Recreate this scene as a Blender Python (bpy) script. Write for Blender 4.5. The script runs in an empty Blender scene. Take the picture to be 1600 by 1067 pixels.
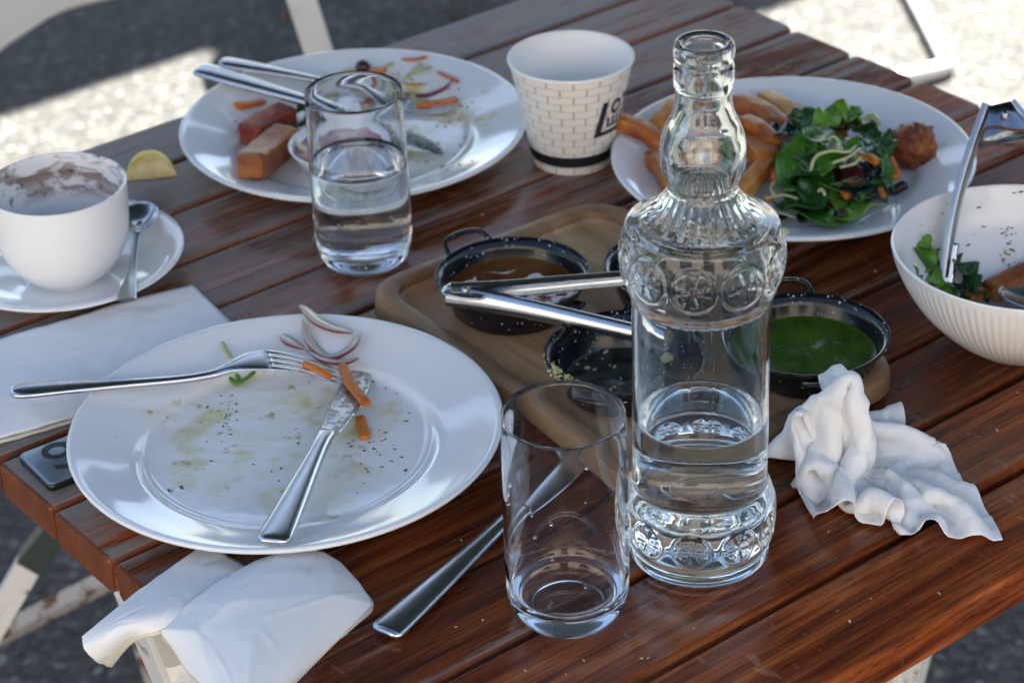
import bpy, bmesh, math, random
import numpy as np
from mathutils import Vector, Matrix, noise
R = math.radians
rng = random.Random(7)
sc = bpy.context.scene
col = sc.collection

# ------------------------------------------------------------------ camera
TZ = 0.74                                   # height of the table top above the ground
FPX, PITCH, ROLL, YAW, CAMH = 3744.37, 0.53732, -0.036684, 0.658688, 0.76267
TAB_U0, TAB_U1, TAB_V0, PITCHS = 0.47486, 1.25159, 0.64552, 0.066
cp, sp, cr, sr = math.cos(PITCH), math.sin(PITCH), math.cos(ROLL), math.sin(ROLL)
FWD = Vector((0, cp, -sp)); UP0 = Vector((0, sp, cp)); RT0 = Vector((1, 0, 0))
RT = cr * RT0 + sr * UP0; UPV = -sr * RT0 + cr * UP0
cam = bpy.data.cameras.new('camera'); camo = bpy.data.objects.new('camera', cam); col.objects.link(camo)
camo.matrix_world = Matrix(((RT.x, UPV.x, -FWD.x, 0), (RT.y, UPV.y, -FWD.y, 0), (RT.z, UPV.z, -FWD.z, TZ + CAMH), (0, 0, 0, 1)))
cam.sensor_width = 36; cam.lens = FPX / 1600 * 36; cam.clip_start = 0.05; cam.clip_end = 500
cam.dof.use_dof = True; cam.dof.focus_distance = 1.30; cam.dof.aperture_fstop = 11.0
sc.camera = camo

# ------------------------------------------------------------------ world, sun, exposure
SUN_EL, SUN_XY = R(52), Vector((0.35, 0.94)).normalized()
w = bpy.data.worlds.new('World'); sc.world = w; w.use_nodes = True
nt = w.node_tree; nt.nodes.clear()
sky = nt.nodes.new('ShaderNodeTexSky'); sky.sky_type = 'NISHITA'; sky.sun_disc = False; sky.ozone_density = .5
sky.sun_elevation = SUN_EL; sky.sun_rotation = math.atan2(SUN_XY.x, SUN_XY.y)
bg = nt.nodes.new('ShaderNodeBackground'); bg.inputs[1].default_value = 0.05
wo = nt.nodes.new('ShaderNodeOutputWorld')
nt.links.new(sky.outputs[0], bg.inputs[0]); nt.links.new(bg.outputs[0], wo.inputs[0])
sl = bpy.data.lights.new('sun', 'SUN'); sl.energy = 5.0; sl.angle = R(0.53); sl.color = (1, .95, .86)
so = bpy.data.objects.new('sun', sl); col.objects.link(so)
sdir = Vector((SUN_XY.x * math.cos(SUN_EL), SUN_XY.y * math.cos(SUN_EL), math.sin(SUN_EL)))
so.rotation_euler = sdir.to_track_quat('Z', 'Y').to_euler(); so.location = sdir * 8
sc.view_settings.view_transform = 'Standard'; sc.view_settings.look = 'None'
sc.view_settings.exposure = 2.95; sc.view_settings.gamma = 1
sc.render.engine = 'CYCLES'
sc.cycles.use_denoising = True
sc.cycles.max_bounces = 24; sc.cycles.transmission_bounces = 20; sc.cycles.glossy_bounces = 10
sc.cycles.diffuse_bounces = 4; sc.cycles.transparent_max_bounces = 16
sc.cycles.blur_glossy = 0.3; sc.cycles.sample_clamp_indirect = 6.0

# ------------------------------------------------------------------ helpers
CY, SY = math.cos(YAW), math.sin(YAW)
def uv(u, v, z=0.0):                        # table axes (along slats, across slats) -> world, z over table top
    return Vector((u * CY - v * SY, u * SY + v * CY, TZ + z))
def at(x, y, z=0.0):                        # picture point -> world point lying at height z over the table top
    d = FWD * FPX + RT * (x - 800) - UPV * (y - 533.5)
    t = (z - CAMH) / d.z
    return Vector((d.x * t, d.y * t, TZ + z))
def empty(name, loc=(0, 0, 0), rz=0.0):
    o = bpy.data.objects.new(name, None); col.objects.link(o)
    o.location = loc; o.rotation_euler = (0, 0, rz); o.empty_display_size = .02
    return o
def tag(o, label=None, cat=None, group=None, kind=None):
    if label: o['label'] = label
    if cat: o['category'] = cat
    if group: o['group'] = group
    if kind: o['kind'] = kind
    return o
def thing(name, label, cat, loc=(0, 0, 0), rz=0.0, group=None):
    return tag(empty(name, loc, rz), label, cat, group)
def mk(name, vf, mat, parent=None, loc=None, rz=None, smooth=True, sharp=0):
    vs, fs = vf[0], vf[1]
    me = bpy.data.meshes.new(name)
    me.from_pydata([tuple(v) for v in vs], [], fs); me.update()
    if smooth: me.polygons.foreach_set('use_smooth', [True] * len(me.polygons))
    if smooth and sharp: me.set_sharp_from_angle(angle=R(sharp))
    if len(vf) > 2 and vf[2]:
        lay = me.uv_layers.new(name='UVMap')
        for i, q in enumerate(vf[2]): lay.data[i].uv = q
    me.materials.append(mat)
    o = bpy.data.objects.new(name, me); col.objects.link(o)
    if parent: o.parent = parent
    if loc is not None: o.location = loc
    if rz is not None: o.rotation_euler = (0, 0, rz)
    return o
def join(*vfs):
    V, F = [], []
    for vf in vfs:
        n = len(V); V += list(vf[0]); F += [tuple(i + n for i in f) for f in vf[1]]
    return V, F
def moved(vf, off=(0, 0, 0), rz=0.0):
    m = Matrix.Rotation(rz, 3, 'Z'); off = Vector(off)
    return [m @ Vector(v) + off for v in vf[0]], vf[1]
def solid(o, t, off=-1.0):
    m = o.modifiers.new('solid', 'SOLIDIFY'); m.thickness = t; m.offset = off; return o
def bevel(o, wd=.002, seg=2):
    m = o.modifiers.new('bevel', 'BEVEL'); m.width = wd; m.segments = seg; m.limit_method = 'ANGLE'; m.angle_limit = R(40); return o
def lathe(prof, segs=64, fn=None, closed=False, with_uv=False):
    """prof: (r, z) list.  closed joins the last ring to the first (a solid of revolution with an inside)."""
    V, F, rings, U = [], [], [], []
    for k, (r, z) in enumerate(prof):
        if r < 1e-6:
            rings.append([len(V)]); V.append((0, 0, z))
        else:
            ring = []
            for i in range(segs):
                a = 2 * math.pi * i / segs
                rr, zz = (r, z) if fn is None else fn(k, a, r, z)
                ring.append(len(V)); V.append((rr * math.cos(a), rr * math.sin(a), zz))
            rings.append(ring)
    n = len(rings)
    for k in range(n if closed else n - 1):
        a, b = rings[k], rings[(k + 1) % n]
        va, vb = k / (n - 1), (k + 1) / (n - 1)
        if len(a) == 1 and len(b) == 1: continue
        for i in range(segs):
            j = (i + 1) % segs; ua, ub = i / segs, (i + 1) / segs
            if len(a) == 1: F.append((a[0], b[j], b[i])); U += [(ua, va), (ub, vb), (ua, vb)]
            elif len(b) == 1: F.append((a[i], a[j], b[0])); U += [(ua, va), (ub, va), (ua, vb)]
            else: F.append((a[i], a[j], b[j], b[i])); U += [(ua, va), (ub, va), (ub, vb), (ua, vb)]
    return (V, F, U) if with_uv else (V, F)
def spline(pts, n):
    """Catmull-Rom through pts (tuples of any length), n samples."""
    P = [np.array(p, float) for p in pts]; P = [2 * P[0] - P[1]] + P + [2 * P[-1] - P[-2]]
    m = len(P) - 3; out = []
    for i in range(n):
        t = i / (n - 1) * m; k = min(int(t), m - 1); f = t - k
        a, b, c, d = P[k:k + 4]
        out.append(.5 * (2 * b + (c - a) * f + (2 * a - 5 * b + 4 * c - d) * f * f + (3 * b - a - 3 * c + d) * f ** 3))
    return out
def sweep(stations, n=12, e=2.0, up=(0, 0, 1), cap=True, jit=0.0, seed=0):
    """stations: (x, y, z, width, thickness) along a line; superellipse section of exponent e."""
    r = random.Random(seed)
    P = [Vector(s[:3]) for s in stations]; V, F = [], []; up = Vector(up)
    for k, s in enumerate(stations):
        t = (P[min(k + 1, len(P) - 1)] - P[max(k - 1, 0)]).normalized()
        side = t.cross(up)
        side = side.normalized() if side.length > 1e-6 else Vector((1, 0, 0))
        nor = side.cross(t)
        for i in range(n):
            a = 2 * math.pi * (i + .5) / n; c, q = math.cos(a), math.sin(a)
            x = math.copysign(abs(c) ** (2 / e), c) * s[3] / 2; y = math.copysign(abs(q) ** (2 / e), q) * s[4] / 2
            j = 1 + jit * (r.random() - .5)
            V.append(P[k] + side * x * j + nor * y * j)
    for k in range(len(P) - 1):
        for i in range(n):
            j = (i + 1) % n; F.append((k * n + i, k * n + j, (k + 1) * n + j, (k + 1) * n + i))
    if cap:
        F.append(tuple(range(n - 1, -1, -1))); F.append(tuple((len(P) - 1) * n + i for i in range(n)))
    return V, F
def tube(pts, rad, n=8, ns=None, up=(0, 0, 1)):
    pts = [tuple(p) for p in pts]
    if ns: pts = [tuple(q) for q in spline(pts, ns)]
    return sweep([(*p, 2 * rad, 2 * rad) for p in pts], n=n, up=up)
def box(x0, x1, y0, y1, z0, z1):
    V = [(x, y, z) for z in (z0, z1) for y in (y0, y1) for x in (x0, x1)]
    return V, [(0, 2, 3, 1), (4, 5, 7, 6), (0, 1, 5, 4), (1, 3, 7, 5), (3, 2, 6, 7), (2, 0, 4, 6)]
def bar(a, b, w, t, up=(0, 0, 1)):
    return sweep([(*a, w, t), (*b, w, t)], n=4, e=60, up=up)
def polyline(pts, n):
    P = np.array(pts, float); t = np.linspace(0, len(P) - 1, n); return [np.array([np.interp(q, range(len(P)), P[:, k]) for k in range(P.shape[1])]) for q in t]
def grid_surface(ctrl, nu, nv, lin=False):
    def f(p, n): return [.85 * a + .15 * b for a, b in zip(polyline(p, n), spline(p, n))] if lin else spline(p, n)
    rows = [f(r, nu) for r in ctrl]; colsx = [f([rows[j][i] for j in range(len(rows))], nv) for i in range(nu)]
    V = [tuple(colsx[i][j]) for j in range(nv) for i in range(nu)]
    F = [(j * nu + i, j * nu + i + 1, (j + 1) * nu + i + 1, (j + 1) * nu + i) for j in range(nv - 1) for i in range(nu - 1)]
    return V, F
def ringloft(rings, cap0=True, cap1=True):
    n = len(rings[0]); V = [p for r in rings for p in r]; F = []
    for k in range(len(rings) - 1):
        for i in range(n):
            j = (i + 1) % n; F.append((k * n + i, k * n + j, (k + 1) * n + j, (k + 1) * n + i))
    if cap0: F.append(tuple(range(n - 1, -1, -1)))
    if cap1: F.append(tuple((len(rings) - 1) * n + i for i in range(n)))
    return V, F
def rrect(hx, hy, r, z, q=8):
    out = []
    for cx, cy, a0 in ((hx - r, hy - r, 0), (-hx + r, hy - r, 90), (-hx + r, -hy + r, 180), (hx - r, -hy + r, 270)):
        for i in range(q + 1):
            a = R(a0 + 90 * i / q); out.append((cx + r * math.cos(a), cy + r * math.sin(a), z))
    return out

# ------------------------------------------------------------------ materials
def newmat(name):
    m = bpy.data.materials.new(name); m.use_nodes = True
    return m, m.node_tree, m.node_tree.nodes['Principled BSDF']
def simple(name, c, rough=.5, metal=0.0, **kw):
    m, t, b = newmat(name)
    b.inputs['Base Color'].default_value = (*c, 1); b.inputs['Roughness'].default_value = rough; b.inputs['Metallic'].default_value = metal
    for k, v in kw.items(): b.inputs[k.replace('_', ' ')].default_value = v
    return m
class NB:
    """small node builder"""
    def __init__(s, name): s.m, s.t, s.b = newmat(name)
    def n(s, typ, **kw):
        o = s.t.nodes.new('ShaderNode' + typ)
        for k, v in kw.items(): setattr(o, k, v)
        return o
    def put(s, sock, v):
        if hasattr(v, 'is_linked') or isinstance(v, bpy.types.NodeSocket): s.t.links.new(v, sock)
        else: sock.default_value = v
    def coord(s, kind='Object'): return s.n('TexCoord').outputs[kind]
    def mapping(s, vec, scale=(1, 1, 1), loc=(0, 0, 0), rot=(0, 0, 0)):
        o = s.n('Mapping'); s.put(o.inputs[0], vec)
        s.put(o.inputs['Location'], loc); o.inputs['Rotation'].default_value = rot; o.inputs['Scale'].default_value = scale
        return o.outputs[0]
    def noise(s, vec, scale, detail=4, rough=.55, dist=0.0):
        o = s.n('TexNoise'); s.put(o.inputs['Vector'], vec); o.inputs['Scale'].default_value = scale
        o.inputs['Detail'].default_value = detail; o.inputs['Roughness'].default_value = rough; o.inputs['Distortion'].default_value = dist
        return o.outputs['Fac']
    def voro(s, vec, scale, feature='F1', out='Distance'):
        o = s.n('TexVoronoi', feature=feature); s.put(o.inputs['Vector'], vec); o.inputs['Scale'].default_value = scale
        return o.outputs[out]
    def ramp(s, fac, stops, interp='LINEAR'):
        o = s.n('ValToRGB'); s.put(o.inputs[0], fac); e = o.color_ramp.elements; o.color_ramp.interpolation = interp
        while len(e) < len(stops): e.new(.5)
        for k, (p, c) in enumerate(stops):
            e[k].position = p; e[k].color = (c, c, c, 1) if isinstance(c, (int, float)) else (*c, 1)
        return o.outputs[0]
    def mix(s, fac, a, b, blend='MIX'):
        o = s.n('Mix', data_type='RGBA', blend_type=blend); s.put(o.inputs[0], fac)
        for sock, v in ((o.inputs[6], a), (o.inputs[7], b)):
            s.put(sock, (*v, 1) if isinstance(v, tuple) and len(v) == 3 else v)
        return o.outputs[2]
    def math(s, op, a, b=0.0, clamp=False):
        o = s.n('Math', operation=op, use_clamp=clamp); s.put(o.inputs[0], a); s.put(o.inputs[1], b); return o.outputs[0]
    def xyz(s, vec):
        o = s.n('SeparateXYZ'); s.put(o.inputs[0], vec); return o.outputs
    def bump(s, h, strength=.3, dist=.001):
        o = s.n('Bump'); s.put(o.inputs['Height'], h); o.inputs['Strength'].default_value = strength; o.inputs['Distance'].default_value = dist
        s.t.links.new(o.outputs[0], s.b.inputs['Normal'])
    def out(s, color=None, rough=None, **kw):
        if color is not None: s.put(s.b.inputs['Base Color'], (*color, 1) if isinstance(color, tuple) else color)
        if rough is not None: s.put(s.b.inputs['Roughness'], rough)
        for k, v in kw.items(): s.put(s.b.inputs[k.replace('_', ' ')], v)
        return s.m

def wood_slat():
    k = NB('slat_wood'); oc = k.coord(); info = k.n('ObjectInfo')
    rnd = k.math('MULTIPLY', info.outputs['Random'], 37.0)
    cmb = k.n('CombineXYZ')
    for i in range(3): k.put(cmb.inputs[i], rnd)
    base = k.mapping(oc, (1, 1, 1), loc=cmb.outputs[0])
    grain = k.noise(k.mapping(base, (2.2, 38, 20)), 3.0, 9, .62, .6)
    fine = k.noise(k.mapping(base, (7, 260, 120)), 2.0, 5, .6)
    tone = k.noise(k.mapping(base, (1.5, 6, 1)), 3.0, 3)
    c = k.ramp(grain, [(.30, (.046, .0090, .0030)), (.43, (.165, .037, .0095)), (.55, (.30, .082, .021)), (.72, (.47, .175, .055))])
    c = k.mix(k.math('MULTIPLY', k.math('SUBTRACT', fine, .44, True), 3.2, True), c, (.045, .012, .006))
    pore = k.noise(k.mapping(base, (22, 620, 300)), 2.0, 3, .6)
    c = k.mix(k.math('MULTIPLY', k.math('SUBTRACT', pore, .60, True), 9.0, True), c, (.016, .006, .004))
    light = k.noise(k.mapping(base, (3, 120, 60)), 2.4, 5, .6)
    c = k.mix(k.math('MULTIPLY', k.math('SUBTRACT', light, .56, True), 3.0, True), c, (.40, .155, .05))
    scuff = k.noise(k.mapping(oc, (30, 9, 9), rot=(0, 0, .5)), 2.2, 6, .7); scf = k.math('MULTIPLY', k.math('SUBTRACT', scuff, .60, True), 6.0, True)
    c = k.mix(k.math('MULTIPLY', scf, .45), c, (.40, .30, .24))
    c = k.mix(.45, c, k.mix(tone, (.35, .22, .2), (1.15, .95, .85)), 'MULTIPLY')
    slat_tone = k.n('Attribute', attribute_type='OBJECT', attribute_name='tone').outputs['Fac']
    c = k.mix(1.0, c, k.mix(slat_tone, (.55, .50, .48), (1.5, 1.40, 1.32)), 'MULTIPLY')
    # weathering: bare grey wood, by a per-slat amount, more along edges and at the sawn ends
    wear = k.n('Attribute', attribute_type='OBJECT', attribute_name='wear').outputs['Fac']
    X, Y, Z = k.xyz(oc)
    gn = k.xyz(k.n('NewGeometry').outputs['Normal'])[2]; upf = k.math('MULTIPLY', k.math('SUBTRACT', gn, .5, True), 2.0, True)
    endl = k.math('SUBTRACT', 1.0, k.math('DIVIDE', X, .20), True)
    edge = k.math('POWER', k.math('MULTIPLY', k.math('ABSOLUTE', Y), 1 / .0305), 8.0, True)
    streak = k.noise(k.mapping(base, (5, 55, 30)), 2.6, 7, .7)
    big = k.noise(k.mapping(base, (4, 14, 1)), 2.0, 3)
    amt = k.math('ADD', k.math('MULTIPLY', wear, .62), k.math('MULTIPLY', endl, .20))
    amt = k.math('ADD', amt, k.math('MULTIPLY', edge, .24))
    s = k.math('ADD', k.math('MULTIPLY', streak, .65), k.math('MULTIPLY', big, .45))
    mask = k.math('MULTIPLY', k.math('SUBTRACT', k.math('ADD', s, amt), .84, True), 5.5, True)
    mask = k.math('MULTIPLY', mask, k.math('ADD', k.math('MULTIPLY', upf, .85), .15))
    grey = k.mix(fine, (.30, .265, .24), (.13, .115, .105))
    c = k.mix(mask, c, grey)
    sawn = k.math('LESS_THAN', X, .0022); en = k.noise(k.mapping(base, (10, 10, 10)), 6, 4); c = k.mix(sawn, c, k.mix(en, (.10, .026, .010), (.24, .075, .028)))
    specks = k.math('LESS_THAN', k.noise(k.mapping(base, (60, 90, 60)), 3.0, 2), .24)
    c = k.mix(k.math('MULTIPLY', specks, .7), c, (.02, .014, .012))
    rough = k.math('ADD', k.math('MULTIPLY', mask, .30), k.math('ADD', k.ramp(grain, [(.3, .28), (.7, .17)]), k.math('MULTIPLY', scf, .2)))
    k.bump(k.math('ADD', k.math('MULTIPLY', grain, .6), k.math('MULTIPLY', fine, .6)), .30, .0006)
    return k.out(c, rough, Specular_IOR_Level=.38)
M = {}
M['slat'] = wood_slat()
def board_wood(name, f):
    k = NB(name); oc = k.coord()
    g = k.noise(k.mapping(oc, (22, 2.2, 10)), 3.0, 8, .6, .8); big = k.noise(k.mapping(oc, (9, 1.4, 1)), 1.6, 2)
    c = k.ramp(g, [(.3, (.16, .085, .040)), (.5, (.30, .175, .085)), (.72, (.42, .27, .145))])
    c = k.mix(k.math('MULTIPLY', k.math('SUBTRACT', big, .45, True), 4, True), c, k.mix(g, (.11, .05, .022), (.24, .125, .06)))
    st = k.noise(oc, 30, 4); c = k.mix(k.math('MULTIPLY', k.math('SUBTRACT', st, .58, True), 3, True), c, (.20, .10, .02))
    c = k.mix(1.0, c, (f, f, f), 'MULTIPLY'); k.bump(g, .25, .0005); return k.out(c, .48)
M['board'] = board_wood('board_rim_wood', .92); M['board_floor'] = board_wood('board_floor_wood', 1.6)
def asphalt():
    k = NB('asphalt'); oc = k.coord()
    v = k.voro(oc, 110, out='Color'); f = k.noise(oc, 60, 5); b = k.noise(oc, 2.3, 4)
    bw = k.n('RGBToBW'); k.put(bw.inputs[0], v)
    c = k.ramp(bw.outputs[0], [(.1, (.012, .013, .014)), (.5, (.043, .043, .041)), (.8, (.092, .089, .081)), (.93, (.24, .235, .215))])
    c = k.mix(k.math('MULTIPLY', b, .5), c, k.mix(f, (.014, .0145, .015), (.066, .064, .059)))
    d = k.voro(oc, 110); k.bump(k.math('ADD', d, f), .6, .004); return k.out(c, .85)
M['asphalt'] = asphalt()
def china(name, stains=None, base=(.80, .80, .79), stain2=(.34, .27, .07)):
    """white glazed ceramic; stains = list of (kind) laid on the glaze as dried food film"""
    k = NB(name); oc = k.coord(); X, Y, Z = k.xyz(oc)
    fog = k.noise(oc, 14, 3); c = k.mix(k.math('MULTIPLY', fog, .25), base, (.74, .74, .72)); rough = k.math('ADD', .07, k.math('MULTIPLY', fog, .06))
    if stains:
        r = k.math('SQRT', k.math('ADD', k.math('MULTIPLY', X, X), k.math('MULTIPLY', Y, Y)))
        cx, cy, rad, amt = stains
        dx = k.math('SUBTRACT', X, cx); dy = k.math('SUBTRACT', Y, cy)
        dd = k.math('SQRT', k.math('ADD', k.math('MULTIPLY', dx, dx), k.math('MULTIPLY', dy, dy)))
        wob = k.noise(oc, 38, 4); inside = k.math('MULTIPLY', k.math('SUBTRACT', k.math('ADD', 1.0, k.math('MULTIPLY', k.math('SUBTRACT', wob, .5), .9)), k.math('DIVIDE', dd, rad)), 5.0, True)
        wipe = k.noise(k.mapping(oc, (16, 30, 20), rot=(0, 0, .9)), 1.6, 5, .6, 1.5)
        blot = k.noise(oc, 75, 5, .6); blot2 = k.noise(k.mapping(oc, loc=(.3, .7, 0)), 34, 4, .6)
        film = k.math('MULTIPLY', inside, k.math('MULTIPLY', k.math('SUBTRACT', wipe, .40, True), 3.2, True))
        c = k.mix(k.math('MULTIPLY', film, .40 * amt), c, (.56, .54, .24))
        y1 = k.math('MULTIPLY', inside, k.math('MULTIPLY', k.math('SUBTRACT', blot2, .50, True), 5, True))
        c = k.mix(k.math('MULTIPLY', y1, .80 * amt), c, (.56, .48, .13))
        y2 = k.math('MULTIPLY', inside, k.math('MULTIPLY', k.math('SUBTRACT', blot, .62, True), 10, True))
        c = k.mix(k.math('MULTIPLY', y2, .9 * min(1, amt)), c, stain2)
        rough = k.math('ADD', rough, k.math('MULTIPLY', k.math('MULTIPLY', inside, wipe), .10))
        k.bump(k.math('MULTIPLY', inside, k.math('ADD', wipe, k.math('MULTIPLY', blot, .8))), .14, .0008)
    return k.out(c, rough, Specular_IOR_Level=.55, Coat_Weight=.25, Coat_Roughness=.05)
M['china'] = china('white_china')
M['china_front'] = china('smeared_china', (-.006, .004, .083, 1.0))
M['china_left'] = china('smeared_china_far', (.025, 0, .085, 1.5), stain2=(.52, .22, .05))
M['china_right'] = china('greasy_china', (0, 0, .09, .35))
def cup_china():
    k = NB('coffee_stained_china'); oc = k.coord(); X, Y, Z = k.xyz(oc)
    r = k.math('SQRT', k.math('ADD', k.math('MULTIPLY', X, X), k.math('MULTIPLY', Y, Y)))
    geo = k.n('Attribute', attribute_type='GEOMETRY', attribute_name='inside').outputs['Fac']
    ang = k.noise(k.mapping(oc, (26, 26, 60)), 1.6, 6, .65, .5); drip = k.noise(k.mapping(oc, (70, 70, 9)), 1.5, 4); spot = k.noise(oc, 120, 4)
    band = k.ramp(Z, [(.0, 0.0), (.036, 0.0), (.043, .75), (.048, .45), (.053, .95), (.060, .6), (.0665, .6)])
    # ramp positions are metres of height inside the cup
    a = k.math('MULTIPLY', band, k.math('MULTIPLY', k.math('SUBTRACT', ang, .47, True), 11.0, True))
    a = k.math('MULTIPLY', a, geo)
    c = k.mix(k.math('MULTIPLY', a, .97), (.79, .78, .76), k.mix(spot, (.060, .012, .002), (.20, .055, .011)))
    dk = k.math('MULTIPLY', k.math('MULTIPLY', band, geo), k.math('MULTIPLY', k.math('SUBTRACT', spot, .60, True), 14, True))
    c = k.mix(dk, c, (.035, .012, .008))
    low = k.math('MULTIPLY', geo, k.math('MULTIPLY', k.math('SUBTRACT', drip, .42, True), 1.2, True))
    c = k.mix(k.math('MULTIPLY', low, .35), c, (.55, .49, .40))
    return k.out(c, .12, Specular_IOR_Level=.55)
M['cup'] = cup_china()
def bowl_mat():
    k = NB('ribbed_bowl_china'); oc = k.coord(); f = k.noise(oc, 20, 3)
    geo = k.n('Attribute', attribute_type='GEOMETRY', attribute_name='inside').outputs['Fac']
    b = k.noise(oc, 55, 4); c = k.mix(k.math('MULTIPLY', k.math('MULTIPLY', k.math('SUBTRACT', b, .66, True), 9, True), geo), k.mix(f, (.80, .78, .75), (.76, .74, .71)), (.52, .46, .22))
    return k.out(c, .16, Specular_IOR_Level=.5)
M['bowl'] = bowl_mat()
def glassmat(name, tint=(1, 1, 1), ior=1.5, rough=0.0, bump=0.0, smudge=0.0):
    m, t, b = newmat(name); b.inputs['Base Color'].default_value = (*tint, 1); b.inputs['Transmission Weight'].default_value = 1
    b.inputs['IOR'].default_value = ior; b.inputs['Roughness'].default_value = rough
    if smudge:
        k = NB.__new__(NB); k.m, k.t, k.b = m, t, b; oc = k.coord()
        a = k.math('MULTIPLY', k.math('SUBTRACT', k.noise(oc, 55, 5, .65, .6), .56, True), 1.3, True); k.put(b.inputs['Roughness'], k.math('MULTIPLY', a, smudge))
    if bump:
        k = NB.__new__(NB); k.m, k.t, k.b = m, t, b
        k.bump(k.noise(k.coord(), 45, 2), bump, .0008)
    return m
M['glass'] = glassmat('clear_glass', (.985, .995, .99), smudge=.5)
M['bottle_glass'] = glassmat('bottle_glass', (.93, .965, .955), bump=.16, smudge=.35)
M['water'] = glassmat('water', (.99, .995, .995), 1.333)
M['bubble'] = glassmat('bubble', (1, 1, 1), .75)
def steel(name, c=(.55, .57, .60), rough=.19, smear=0.0, bands=False):
    k = NB(name); oc = k.coord(); n = k.noise(oc, 90, 4); s = k.noise(k.mapping(oc, (6, 120, 120)), 3, 3)
    rr = k.math('ADD', rough, k.math('MULTIPLY', n, .10))
    cc = k.mix(k.math('MULTIPLY', s, .3), c, tuple(q * .72 for q in c))
    if smear:
        sm = k.noise(oc, 210, 5, .65); g = k.math('MULTIPLY', k.math('SUBTRACT', sm, .47, True), 9, True)
        cc = k.mix(k.math('MULTIPLY', g, smear), cc, k.mix(n, (.20, .22, .08), (.42, .42, .28)))
        rr = k.math('ADD', rr, k.math('MULTIPLY', g, .25)); k.put(k.b.inputs['Metallic'], k.math('SUBTRACT', 1.0, k.math('MULTIPLY', g, .6 * smear)))
        k.bump(sm, .5, .0006)
    else: k.b.inputs['Metallic'].default_value = 1
    return k.out(cc, rr)
M['steel'] = steel('polished_steel'); M['steel_smear'] = steel('food_smeared_steel', smear=.75)
M['steel_dull'] = steel('dull_steel', (.36, .38, .41), .28); M['steel_tongs'] = steel('tongs_steel', (.52, .54, .56), .19)
def enamel():
    k = NB('black_speckled_enamel'); oc = k.coord()
    v = k.voro(oc, 380); n = k.noise(oc, 70, 2)
    sp_ = k.math('MULTIPLY', k.math('LESS_THAN', v, .17), k.math('GREATER_THAN', n, .56))
    v2 = k.voro(k.mapping(oc, loc=(.3, .1, .2)), 190); sp2 = k.math('MULTIPLY', k.math('LESS_THAN', v2, .13), k.math('GREATER_THAN', n, .47))
    c = k.mix(k.math('MAXIMUM', sp_, sp2), (.006, .007, .009), (.50, .52, .54))
    return k.out(c, .17, Specular_IOR_Level=.38)
M['enamel'] = enamel()
def sauce(name, a, b, rough=.1, scale=60):
    k = NB(name); oc = k.coord(); n = k.noise(oc, scale, 4); s = k.noise(oc, 260, 2)
    c = k.mix(k.ramp(n, [(.38, 0.0), (.66, 1.0)]), a, b)
    c = k.mix(k.math('MULTIPLY', k.math('GREATER_THAN', s, .68), .6), c, tuple(q * .45 for q in a))
    k.bump(n, .3, .0012); return k.out(c, rough, Specular_IOR_Level=.5)
M['green_sauce'] = sauce('green_herb_sauce', (.026, .070, .004), (.062, .105, .008), .22)
M['brown_sauce'] = sauce('brown_sauce', (.10, .018, .005), (.19, .080, .022), .06, 28)
M['residue'] = sauce('dark_residue', (.018, .020, .016), (.060, .062, .045), .2, 90)
M['pink_sauce'] = sauce('pink_sauce', (.30, .035, .05), (.70, .50, .47), .2, 55)
def paper(name, c=(.92, .92, .91), crease=1.0):
    k = NB(name); oc = k.coord(); f = k.noise(oc, 420, 3); g = k.noise(oc, 24, 4)
    w1 = k.mapping(oc, (1, 1, .6)); dist = k.n('VectorMath', operation='ADD'); nz = k.n('TexNoise'); k.put(nz.inputs['Vector'], oc); nz.inputs['Scale'].default_value = 40
    sc2 = k.n('VectorMath', operation='SCALE'); k.put(sc2.inputs[0], nz.outputs['Color']); sc2.inputs['Scale'].default_value = .012; k.put(dist.inputs[0], w1); k.put(dist.inputs[1], sc2.outputs[0])
    e1 = k.math('MINIMUM', k.voro(dist.outputs[0], 52, 'DISTANCE_TO_EDGE'), .28); e2 = k.math('MINIMUM', k.voro(dist.outputs[0], 120, 'DISTANCE_TO_EDGE'), .25)
    cc = k.mix(k.math('MULTIPLY', g, .3), c, tuple(q * .95 for q in c))
    hgt = k.math('ADD', k.math('MULTIPLY', f, .05), k.math('ADD', k.math('MULTIPLY', e1, 1.6 * crease), k.math('MULTIPLY', e2, .6 * crease)))
    k.bump(hgt, .55, .0022); k.out(cc, .9, Specular_IOR_Level=.12)
    tl = k.n('BsdfTranslucent'); tl.inputs[0].default_value = (*c, 1); ms = k.n('MixShader'); ms.inputs[0].default_value = .20; out = k.t.nodes['Material Output']
    k.t.links.new(k.b.outputs[0], ms.inputs[1]); k.t.links.new(tl.outputs[0], ms.inputs[2]); k.t.links.new(ms.outputs[0], out.inputs[0])
    return k.m
M['napkin_flat'] = paper('smooth_paper_napkin', crease=.15); M['napkin'] = paper('paper_napkin'); M['napkin_cream'] = paper('paper_napkin_inside', (.82, .78, .68), .2)
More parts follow.
